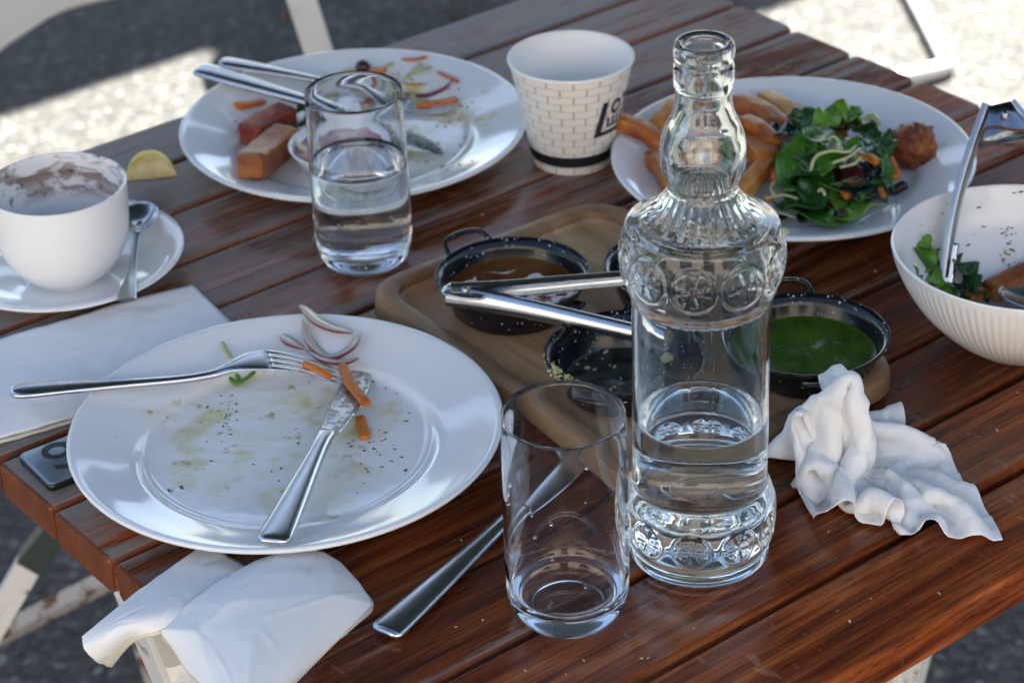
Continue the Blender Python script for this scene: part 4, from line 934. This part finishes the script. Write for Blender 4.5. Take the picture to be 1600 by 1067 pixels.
# ------------------------------------------------------------------ food on the front plate
def of(x, y, l=0.0): return on_plate('front', x, y, l)
onion('pale onion slice highest on the front plate', [of(470, 478, .006), of(492, 500, .006), of(520, 514, .006), of(552, 520, .006)], .0030, .0095, 2)
onion('curved onion ring piece in the middle of the front plate scraps', [of(476, 500, .003), of(484, 535, .003), of(515, 560, .003), of(548, 545, .003), of(562, 522, .004)], .0034, .0075, 3)
onion('short purple-edged onion piece left of the ring on the front plate', [of(441, 524, .003), of(452, 535, .004), of(475, 545, .004)], .0032, .0085, 4)
onion('onion sliver lying over the fork tines', [of(480, 548, .010), of(505, 564, .010), of(535, 568, .008), of(560, 560, .006)], .0028, .006, 5)
for i, (pts, wd, l, lb) in enumerate((((((475, 567), (495, 577), (516, 588))), .0044, .017, 'carrot strip lying across the fork tines'), (((534, 570), (548, 600), (574, 632)), .0058, .0110, 'longest carrot strip crossing the knife tip'), (((562, 652), (566, 668), (570, 684)), .0064, .002, 'stubby carrot piece right of the knife blade'), (((336, 586), (346, 585), (354, 583)), .004, .001, 'tiny carrot shred beneath the fork neck'))):
    stick(lb, 'carrot_strip', 'carrot', [of(*q, l) for q in pts], wd, .0034, 'carrot', 80 + i, 5.5, 12, .16)
gs = [((347, 535), (352, 548), (360, 558)), ((356, 585), (368, 600), (384, 592), (398, 580)), ((362, 578), (372, 590), (368, 600))]
for i, pts in enumerate(gs):
    stick(('upright pale green cabbage shred behind the fork neck', 'curled pale green cabbage shred below the fork neck', 'small green cabbage shred crossing the curled one')[i], 'cabbage_shred', 'cabbage', [of(*q, .002) for q in pts], .0030, .0018, 'leaf_light' if i else 'sprout', 5 + i, 2.2, 8)
r_ = random.Random(51); pts = [of(r_.uniform(255, 640), r_.uniform(560, 770), .0002) for _ in range(34)] + [of(r_.gauss(600, 25), r_.gauss(620, 30), .0002) for _ in range(24)] + [of(r_.gauss(575, 18), r_.gauss(700, 20), .0002) for _ in range(22)] + [of(r_.gauss(355, 8), r_.gauss(650, 28), .0002) for _ in range(24)]
pts = [q for q in pts if math.hypot(q.x - plates['front'].x, q.y - plates['front'].y) < .082]
tag(mk('front_plate_herbs', chips(pts, .0004, .0014, 15, .3), M['herb']), 'chopped green herb flecks on the front plate', 'herbs', kind='stuff')
q = of(268, 766); tag(mk('rim_herb', chips([of(264, 766), of(269, 767), of(284, 761)], .0012, .0024, 5), M['herb']), 'herb fleck on the near left rim of the front plate', 'herbs', kind='stuff')
# ------------------------------------------------------------------ napkins
def crease(r, gx, gy, hgt, a0, a1):         # one straight fold line pressed into a sheet of paper
    cx, cy, an, ln, wd = r.uniform(-.5, .5), r.uniform(-.5, .5), r.uniform(0, np.pi), r.uniform(.05, .25), r.uniform(.015, .05)
    d = np.abs((gx - cx) * np.sin(an) - (gy - cy) * np.cos(an)); al = (gx - cx) * np.cos(an) + (gy - cy) * np.sin(an)
    hgt += r.choice((-1, 1)) * r.uniform(a0, a1) * np.maximum(0, 1 - d / wd) * np.clip(1.4 - np.abs(al) / ln, 0, 1)
def sheet(name, parent, ctrl, nu, nv, mat_, th, seed, amp=.0006, sc_=35, off=0.0, lin=False, creases=0):
    V, F = grid_surface([[tuple(at(*q)) for q in r] for r in ctrl], nu, nv, lin)
    out = []; rr_ = np.random.RandomState(seed); gx, gy = np.meshgrid(np.linspace(-.5, .5, nu), np.linspace(-.5, .5, nv)); hg = np.zeros((nv, nu))
    for _ in range(creases): crease(rr_, gx, gy, hg, .0003, .0010)
    hg = hg.reshape(-1)
    for i_, v in enumerate(V):
        v = Vector(v); d = noise.fractal(v * sc_ + Vector((seed, 0, 0)), 1.0, 2.0, 4); rid = abs(noise.noise(v * sc_ * 1.7 + Vector((0, seed, 0))))
        out.append(v + Vector((0, 0, amp * (d + 1.2 - 2.2 * rid) + off + hg[i_])))
    if parent: out = [v - parent.location for v in out]
    return solid(mk(name, (out, F), M[mat_], parent), th, 0)
np0 = at(120, 580, 0); fn_ = thing('flat_napkin', 'folded white paper napkin tucked under the front plate and fork', 'napkin', np0)
for k_, (z, dx, dy, mt) in enumerate(((.0012, 6, 6, 'napkin_cream'), (.0040, 0, 0, 'napkin'))):
    C = []
    for t in (0, .33, .66, 1):
        row = []
        for (a, b) in (((-110, 562), (-110, 716)), ((60, 513), (60, 668)), ((185, 476), (215, 622)), ((300, 446), (430, 570))):
            x, y = a[0] + (b[0] - a[0]) * t + dx, a[1] + (b[1] - a[1]) * t + dy
            lift = .004 * math.sin(3.1 * t) * (1 if a[0] < 200 else .3) + (.003 if a[0] == 60 and t < .1 else 0)
            if a[0] > 150 and t > .3: lift = 0
            row.append((x, y, z + lift * (k_ * .7 + .3)))
        C.append(row)
    sheet('paper_layer', fn_, C, 60, 40, 'napkin_flat' if k_ else mt, .0010, 3 + k_, .0004, creases=24)
dn0 = at(440, 960, 0); dn = thing('draped_napkin', 'used white paper napkin folded over the near left table corner', 'napkin', dn0)
LOW = [[(128, 994, .010), (176, 955, .013), (225, 917, .012), (275, 881, .008), (322, 848, .003)], [(132, 1014, .006), (186, 972, .015), (236, 940, .015), (292, 905, .010), (352, 866, .004)],
       [(148, 1030, -.002), (196, 985, .012), (244, 962, .015), (310, 925, .011), (382, 884, .005)], [(170, 1037, -.012), (206, 998, .004), (250, 984, .009), (330, 945, .010), (412, 900, .005)]]
UPP = [[(398, 876, .011), (440, 862, .015), (476, 853, .012), (508, 864, .010), (532, 879, .006)], [(345, 906, .014), (400, 900, .021), (460, 892, .018), (520, 893, .013), (562, 912, .004)],
       [(290, 946, .013), (360, 940, .023), (440, 935, .020), (520, 930, .014), (582, 944, .002)], [(248, 984, .007), (310, 985, .019), (400, 985, .020), (490, 977, .013), (548, 978, .002)],
       [(268, 1012, .002), (320, 1030, .015), (390, 1040, .017), (460, 1028, .011), (504, 1020, .002)], [(292, 1050, -.004), (335, 1085, .009), (380, 1098, .013), (425, 1085, .008), (458, 1066, .002)]]
sheet('paper_layer', dn, LOW, 60, 50, 'napkin_flat', .0004, 7, .0003, 26, creases=14)
sheet('inner_layer', dn, [[(x + 4, y + 5, z - .0035) for x, y, z in r] for r in LOW], 50, 40, 'napkin_cream', .0004, 17, .0003, 26, creases=30)
sheet('paper_layer', dn, UPP, 76, 76, 'napkin_flat', .0004, 8, .0003, 26, lin=True, creases=12)
sheet('inner_layer', dn, [[(x + (5 if i < 1 else 2), y + 5, z - .0030) for i, (x, y, z) in enumerate(r)] for r in UPP], 60, 60, 'napkin_cream', .0004, 12, .0003, 30, creases=30)
sheet('torn_layer', dn, [[(258, 1046, -.012), (282, 1038, -.008), (320, 1052, -.004), (350, 1075, 0)], [(264, 1056, -.016), (290, 1050, -.012), (318, 1070, -.008), (345, 1095, -.002)], [(268, 1068, -.020), (295, 1072, -.016), (315, 1090, -.012), (340, 1115, -.006)]], 30, 20, 'napkin_cream', .0008, 15, .0020, 60)

def crumple(n=64, size=.178, seed=21):
    """paper napkin scrunched by hand: position-based sheet pulled together, let go and settled on the table"""
    r = np.random.RandomState(seed); h = size / (n - 1)
    P = np.zeros((n, n, 3)); gx, gy = np.meshgrid(np.linspace(-.5, .5, n) * size, np.linspace(-.5, .5, n) * size); P[..., 0], P[..., 1] = gx, gy
    k = np.zeros((n, n))
    for _ in range(30):
        f = r.uniform(-110, 110, 2); k += r.uniform(.3, 1) * np.abs(np.sin(f[0] * gx + f[1] * gy + r.uniform(0, 6)))
    k -= k.mean(); P[..., 2] = .028 + .006 * k
    Q = P.copy()
    S = slice; G = []
    for o in (0, 1):
        G += [((S(None), S(o, n - 1, 2)), (S(None), S(o + 1, n, 2)), h, 1.0), ((S(o, n - 1, 2), S(None)), (S(o + 1, n, 2), S(None)), h, 1.0)]
        G += [((S(0, n - 1), S(o, n - 1, 2)), (S(1, n), S(o + 1, n, 2)), h * 2 ** .5, .6), ((S(0, n - 1), S(o + 1, n, 2)), (S(1, n), S(o, n - 1, 2)), h * 2 ** .5, .6)]
    for w_, st in ((2, .08), (4, .11)):
        for o in range(2 * w_):
            for k_ in (0,):
                ia = np.arange(o, n - w_, 2 * w_)
                G += [((S(None), ia), (S(None), ia + w_), w_ * h, st), ((ia, S(None)), (ia + w_, S(None)), w_ * h, st)]
    G = [(a, b, d, s) for a, b, d, s in G if P[a].shape == P[b].shape]
    def con(sa, sb, d, st):
        a, b = P[sa], P[sb]; v = b - a; l = np.sqrt((v * v).sum(-1, keepdims=True)) + 1e-9; c = v * (st * .5 * (l - d) / l); P[sa] += c; P[sb] -= c
    # the hand: most of the sheet is pulled to a lump at the back left, two corners stay out as flaps
    q = np.clip(((gx + gy * -.6) / size + .25) * 1.1, 0, 1)
    cx, cy = -.020, .018; lump = .27 + .36 * q
    ang = .7 * (1 - np.sqrt((gx - cx) ** 2 + (gy - cy) ** 2) / size)
    dx, dy = gx - cx, gy - cy; tx = cx + lump * (dx * np.cos(ang) - dy * np.sin(ang)); ty = cy + lump * (dx * np.sin(ang) + dy * np.cos(ang))
    tz = .110 * np.exp(-((gx - cx) ** 2 + (gy - cy) ** 2) / .0028) * (.55 + .45 * np.sin(70 * gx + 3) * np.cos(62 * gy))
    for it in range(170):
        V = (P - Q) * .86; Q = P.copy(); P += V; P[..., 2] -= .00005
        if it < 120:
            s = .05; P[..., 0] += (tx - P[..., 0]) * s; P[..., 1] += (ty - P[..., 1]) * s; P[..., 2] += (tz - P[..., 2]) * s * .7
        for _ in range(6):
            for a, b, d, st in G: con(a, b, d, st)
        low = P[..., 2] < .0012; P[..., 2] = np.where(low, .0012, P[..., 2]); Q[low] = P[low]
    P *= np.array((.90, 1.14, 1.34))
    t = np.linspace(0, n - 1, 2 * n - 1); a = np.stack([[np.interp(t, range(n), P[j, :, c]) for c in range(3)] for j in range(n)]); a = a.transpose(0, 2, 1)
    P = np.stack([[np.interp(t, range(n), a[:, i, c]) for c in range(3)] for i in range(2 * n - 1)]).transpose(2, 0, 1); n = 2 * n - 1
    for _ in range(2): P[1:-1, 1:-1] = .5 * P[1:-1, 1:-1] + .125 * (P[2:, 1:-1] + P[:-2, 1:-1] + P[1:-1, 2:] + P[1:-1, :-2])
    du, dv = np.gradient(P, axis=1), np.gradient(P, axis=0); N = np.cross(du, dv); N /= np.linalg.norm(N, axis=-1, keepdims=True) + 1e-9
    gx, gy = np.meshgrid(np.linspace(-.5, .5, n), np.linspace(-.5, .5, n)); hgt = np.zeros((n, n))
    for _ in range(150): crease(r, gx, gy, hgt, .0004, .0015)
    for _ in range(260): crease(r, gx * 2.2, gy * 2.2, hgt, .0001, .0004)
    P = P + N * hgt[..., None]; P[..., 2] = np.maximum(P[..., 2], .0010)
    V = [tuple(q) for q in P.reshape(-1, 3)]
    F = [(j * n + i, j * n + i + 1, (j + 1) * n + i + 1, (j + 1) * n + i) for j in range(n - 1) for i in range(n - 1)]
    return V, F
cq = at(1356, 764, 0)
o = mk('crumpled_napkin', crumple(), M['napkin'], loc=(cq.x, cq.y, TZ)); solid(o, .0004, 0)
tag(o, 'crumpled white paper napkin on the slats right of the bottle', 'napkin')

# ------------------------------------------------------------------ table number
A, B, C = at(26, 708, .006), at(78, 757, .006), at(108, 677, .006)
e1 = (C - A); e1.z = 0; e1.normalize(); e2 = (B - A); e2.z = 0; W2 = e2.length; e2 = (e2 - e1 * e2.dot(e1)).normalized(); W1 = .072
tn = thing('table_number', 'brushed metal table number tile reading 69 half under the front plate', 'sign', (A.x, A.y, TZ))
fr_ = lambda x, y, z: e1 * x + e2 * y + Vector((0, 0, z))
def tile(x0, x1, y0, y1, z0, z1, rr):
    cxm, cym = (x0 + x1) / 2, (y0 + y1) / 2
    return ringloft([[fr_(cxm + q[0], cym + q[1], q[2]) for q in rrect((x1 - x0) / 2 - i, (y1 - y0) / 2 - i, rr, z, 5)] for z, i in ((z0, .0004), (z0 + .0005, 0), (z1 - .0005, 0), (z1, .0005))])
mk('backing', tile(0, W1, 0, W2, .0004, .0048, .004), M['tile_black'], tn)
mk('face', tile(.0006, W1 - .0006, .0006, W2 - .0006, .0044, .0056, .0036), M['tile_face'], tn)
def digit6(ox, oy, H, flip):
    """ring plus straight slanting tail; flip turns it into a 9"""
    V, F = [], []; n = 28; r1, r2 = .30 * H, .165 * H; cx_, cy_ = .30 * H, .30 * H
    for i in range(n):
        a = 2 * math.pi * i / n; V += [(cx_ + r1 * math.cos(a), cy_ + r1 * math.sin(a)), (cx_ + r2 * math.cos(a), cy_ + r2 * math.sin(a))]
        j = (i + 1) % n; F.append((2 * i, 2 * j, 2 * j + 1, 2 * i + 1))
    T = [(.035 * H, .44 * H), (.17 * H, .36 * H), (.52 * H, 1.0 * H), (.35 * H, 1.0 * H)]; b = len(V); V += T; F.append((b, b + 1, b + 2, b + 3))
    if flip: V = [(.60 * H - x, H - y) for x, y in V]
    z = .0058
    return [fr_(oy + y, ox + x, z + (.00006 if k_ >= b else 0)) for k_, (x, y) in enumerate(V)], F
H_ = .0295
for nm, ox, fl in (('digit_six', W2 * .5 - .62 * H_, False), ('digit_nine', W2 * .5 + .04 * H_, True)):
    o = mk(nm, digit6(ox, .011, H_, fl), M['ink'], tn, smooth=False)

# ------------------------------------------------------------------ chairs around the table
def ray(x, y): return FWD * FPX + RT * (x - 800) - UPV * (y - 533.5)
def at_v(x, y, v):
    d = ray(x, y); t = v / (-d.x * SY + d.y * CY); return Vector((d.x * t, d.y * t, TZ + CAMH + d.z * t))
ch = thing('white_chair', 'white chair with a curved side panel behind the coffee cup', 'chair', at_v(100, 0, 2.1) * 1)
ch.location.z = 0
edge = [tuple(q) for q in spline([(-60, 190), (-25, 112), (0, 84), (47, 51), (101, 20), (182, -1), (300, -22), (420, -34)], 40)]
top_ = [(x, -230 + .10 * x) for x, y in edge]
def wall_panel(v0, v1):
    V, F = [], []
    for v in (v0, v1):
        for (a, b) in (edge, top_)[:2] and ((edge, top_),):
            V += [at_v(x, y, v0) + (uv(0, v - v0, -TZ)) - ch.location for x, y in a]; V += [at_v(x, y, v0) + (uv(0, v - v0, -TZ)) - ch.location for x, y in b]
    n = len(edge)
    for i in range(n - 1):
        F += [(i, i + 1, n + i + 1, n + i), (2 * n + i, 3 * n + i, 3 * n + i + 1, 2 * n + i + 1), (i, 2 * n + i, 2 * n + i + 1, i + 1), (n + i, n + i + 1, 3 * n + i + 1, 3 * n + i)]
    F += [(0, n, 3 * n, 2 * n), (n - 1, 3 * n - 1, 4 * n - 1, 2 * n - 1)]
    return V, F
bevel(mk('side_panel', wall_panel(2.1, 2.14), M['plastic_white'], ch), .012, 4)
P0, P1 = at_v(452, -60, 1.76), at_v(508, 112, 1.76); d = P1 - P0
mk('leg', bar(P0 - d * .6 - ch.location, P0 + d * ((P0.z - .001) / -d.z) - ch.location, .026, .026, up=(.05, -1, .3)), M['paint_chair'], ch, smooth=False)
bolt = at_v(447, 24, 1.745); mk('rusty_bolt', moved(lathe([(0, .003), (.004, .002), (.005, -.003)], 12), bolt - ch.location), M['rust_wire'], ch)
q0 = at(1480, 106, -.726)
sl_ = thing('sled_chair', 'sunlit white tubular sled base of a chair beyond the table', 'chair', (q0.x, q0.y, 0))
def runner(pts): return tube([at(*q) - sl_.location for q in pts], .013, 10, 24)
far_ = at(1392, -62, -.726); nearp = at(1330, 141, -.726)
mk('runner', runner([(1330, 141, -.726), (1400, 124, -.726), (1462, 110, -.726), (1480, 100, -.726), (1474, 86, -.726), (1430, 2, -.726), (1392, -62, -.726)]), M['paint_chair'], sl_)
mk('upright', tube([far_ - sl_.location, far_ + Vector((.0, .22, .02)) - sl_.location, far_ + Vector((.0, .36, .20)) - sl_.location, far_ + Vector((0, .40, .44)) - sl_.location], .013, 10, 14), M['paint_chair'], sl_)
mk('seat', moved(box(-.32, .06, .32, .74, .43, .46), far_ - sl_.location - Vector((0, 0, far_.z - 0))), M['plastic_white'], sl_, smooth=False)
f0 = at(716, 24, -.74); stl = thing('dark_stool', 'dark metal stool leg just visible beyond the far table edge', 'stool', f0)
for dx, dy in ((0, 0), (-.28, .12), (.05, .32)):
    mk('leg', bar(Vector((dx, dy, .001)), Vector((dx * .7 - .03, dy * .7 + .05, .45)), .026, .026, up=(1, 0, 0)), M['dark_metal'], stl, smooth=False)
mk('seat', moved(lathe([(0, .45), (.17, .45), (.18, .46), (.18, .475), (.17, .485), (0, .485)], 40), (-.08, .15, 0)), M['dark_metal'], stl)
# folding chair frame under the left end
q1 = at(60, 880, -.40); fc = thing('folding_chair', 'peeling white folding chair frame below the left end of the table', 'chair', (q1.x, q1.y, 0))
la, lb = at(100, 812, -.36), at(48, 876, -.40); d = lb - la
mk('leg', bar(lb - fc.location, at(-60, 1062, -.515) - fc.location, .021, .021, up=(1, 0, 0)), M['paint'], fc, smooth=False)
mk('shaded_leg_top', bar(la - d * .6 - fc.location, lb + d * .02 - fc.location, .0225, .0225, up=(1, 0, 0)), M['leg_shade'], fc, smooth=False)  # upper length of the leg, its shade painted as a dark colour
mk('stretcher', bar(at(170, 905, -.52) - fc.location, at(-60, 1020, -.52) - fc.location, .014, .019, up=(0, -.6, .8)), M['paint_rust'], fc, smooth=False)
fe = at(-60, 1062, -.515); mk('foot', bar(fe - fc.location, fe + (fe - lb) * 1.0 - Vector((0, 0, 0)) - fc.location if False else Vector((fe.x - .06, fe.y - .03, .002)) - fc.location, .021, .021, up=(1, 0, 0)), M['paint'], fc, smooth=False)
se = at(170, 905, -.52); mk('leg', bar(se - fc.location + Vector((0, 0, .10)), Vector((se.x + .03, se.y + .06, .002)) - fc.location, .021, .021, up=(1, 0, 0)), M['paint_rust'], fc, smooth=False)

# ------------------------------------------------------------------ parasol over the table; two more added unseen to cast the far shade
def parasol(label, u0, u1, v0, v1, h, mast=None):
    cu, cv = (u0 + u1) / 2, (v0 + v1) / 2; c = uv(*(mast or (cu, cv)), -TZ); p = thing('parasol', label, 'parasol', c, YAW, 'parasols')
    dx, dy = cu - (mast or (cu, cv))[0], cv - (mast or (cu, cv))[1]; a, b = (u1 - u0) / 2, (v1 - v0) / 2
    V = [(dx, dy, h + .38)]; n = 10
    for s in range(4):
        (x0, y0), (x1, y1) = ((-a, -b), (a, -b), (a, b), (-a, b))[s], ((a, -b), (a, b), (-a, b), (-a, -b))[s]
        V += [(dx + x0 + (x1 - x0) * i / n, dy + y0 + (y1 - y0) * i / n, h) for i in range(n)]
    m = 4 * n; o = mk('canopy', (V, [(0, 1 + i, 1 + (i + 1) % m) for i in range(m)]), M['canvas'], p, smooth=False); solid(o, .002)
    hb = h + .40
    if mast: mk('mast', tube([(0, 0, 0), (0, 0, hb + .12)], .03, 12), M['dark_metal'], p); mk('arm', tube([(0, 0, hb + .10), (dx, dy, hb)], .022, 10), M['dark_metal'], p)
    else: mk('pole', tube([(0, 0, 0), (0, 0, hb)], .024, 12), M['dark_metal'], p)
    for x, y in ((-a, -b), (a, -b), (a, b), (-a, b)): mk('rib', tube([(dx, dy, h + .36), (dx + x * .98, dy + y * .98, h - .006)], .010, 6), M['dark_metal'], p)
    mk('base', lathe([(0, .05), (.05, .05), (.26, .03), (.28, .001)], 24), M['dark_metal'], p)
K = 1 / math.tan(SUN_EL); SU, SV = SUN_XY.x * CY + SUN_XY.y * SY, -SUN_XY.x * SY + SUN_XY.y * CY
def shade(label, u0, u1, v0, v1, h, mast=None):                 # rectangle of ground to be shaded -> canopy standing up-sun of it
    du, dv = h * K * SU, h * K * SV; parasol(label, u0 + du, u1 + du, v0 + dv, v1 + dv, h, mast)
shade('cantilever parasol whose canopy shades the table', -1.3, 2.1, -.8, 2.35, 2.25, (4.0, .6))
shade('parasol added unseen beyond the coffee cup to shade the ground behind the white chair', -1.6, 1.9, 3.0, 6.6, 2.2)
shade('parasol added unseen farthest back to shade the ground beyond the paper cup', 1.74, 5.0, 2.515, 5.8, 2.5)

# ------------------------------------------------------------------ cafe front added behind the camera as a sunlit warm reflector
cw = thing('added_cafe_front', 'cream rendered cafe front added unseen behind the viewpoint to bounce warm sunlight', 'building', (0, -4.0, 0))
M['render'] = painted('cream_render', (.46, .41, .36), -1.0); M['pane'] = simple('dark_window_glass', (.02, .025, .03), .05)
for x0, x1, z0, z1 in ((-9, -3.4, 0, 3.6), (-3.4, -1.6, 0, .9), (-3.4, -1.6, 2.3, 3.6), (-1.6, -.2, 0, 3.6), (-.2, .8, 2.2, 3.6), (.8, 2.2, 0, 3.6), (2.2, 4.4, 0, .9), (2.2, 4.4, 2.3, 3.6), (4.4, 9, 0, 3.6)):
    mk('wall', box(x0, x1, -.3, 0, z0, z1), M['render'], cw, smooth=False)
for x0, x1, z0, z1, nm in ((-3.4, -1.6, .9, 2.3, 'window'), (2.2, 4.4, .9, 2.3, 'window'), (-.2, .8, .001, 2.2, 'door')):
    o = mk(nm, join(box(x0, x0 + .06, -.16, -.08, z0, z1), box(x1 - .06, x1, -.16, -.08, z0, z1), box(x0 + .06, x1 - .06, -.16, -.08, z1 - .06, z1), box(x0 + .06, x1 - .06, -.16, -.08, z0, z0 + .06)), M['dark_metal'], cw, smooth=False)
    mk('pane', box(x0 + .06, x1 - .06, -.13, -.12, z0 + .06, z1 - .06), M['pane'], o, smooth=False)

# ------------------------------------------------------------------ hedges added unseen on both sides to block low sky and deepen the shade
def hedge(label, x, y0, y1, h, seed):
    p = thing('hedge', label, 'hedge', (x, (y0 + y1) / 2, 0)); L = (y1 - y0) / 2; r_ = random.Random(seed)
    mk('core', box(-.32, .32, -L + .1, L - .1, .0, h - .15), M['leaf_dark'], p, smooth=False)
    V, F = [], []
    for i in range(9000):
        f = r_.random(); y = r_.uniform(-L, L); z = r_.uniform(.02, h)
        if f < .42: q = (-.42, y, z)
        elif f < .84: q = (.42, y, z)
        else: q = (r_.uniform(-.42, .42), y, h)
        q = Vector(q) + Vector((r_.gauss(0, .07), 0, r_.gauss(0, .06))); q.z = max(q.z, .03)
        d1 = Vector((r_.gauss(0, 1), r_.gauss(0, 1), r_.gauss(0, 1))).normalized(); d2 = d1.orthogonal().normalized(); s = r_.uniform(.03, .06); b = len(V)
        V += [q - d1 * s, q + d2 * s * .55, q + d1 * s, q - d2 * s * .55]; F.append((b, b + 1, b + 2, b + 3))
    mk('foliage', (V, F), M['leaf'], p, smooth=False)
hedge('clipped hedge added unseen at far left to block low sky', -6.5, -3.5, 7.5, 1.6, 1)
hedge('clipped hedge added unseen at far right to block low sky', 4.6, -3.5, 6.5, 2.3, 2)

r_ = random.Random(91); pts = []
for _ in range(70):
    x, y = r_.uniform(250, 1600), r_.uniform(250, 1060); p = at(x, y, .0008); v = -p.x * SY + p.y * CY; u = p.x * CY + p.y * SY
    k_ = ((v - TAB_V0) / PITCHS) % 1.0
    if TAB_U0 + .01 < u < TAB_U1 - .01 and v > TAB_V0 + .01 and .08 < k_ < .92 and all(math.hypot(p.x - q.x, p.y - q.y) > .13 for q in plates.values()) and not (.72 < u < .955 and .79 < v < 1.115): pts.append(p)
tag(mk('table_crumbs', chips(pts, .0005, .0014, 33), M['cream_crumb']), 'tiny crumbs scattered on the bare table slats', 'crumbs', kind='stuff')
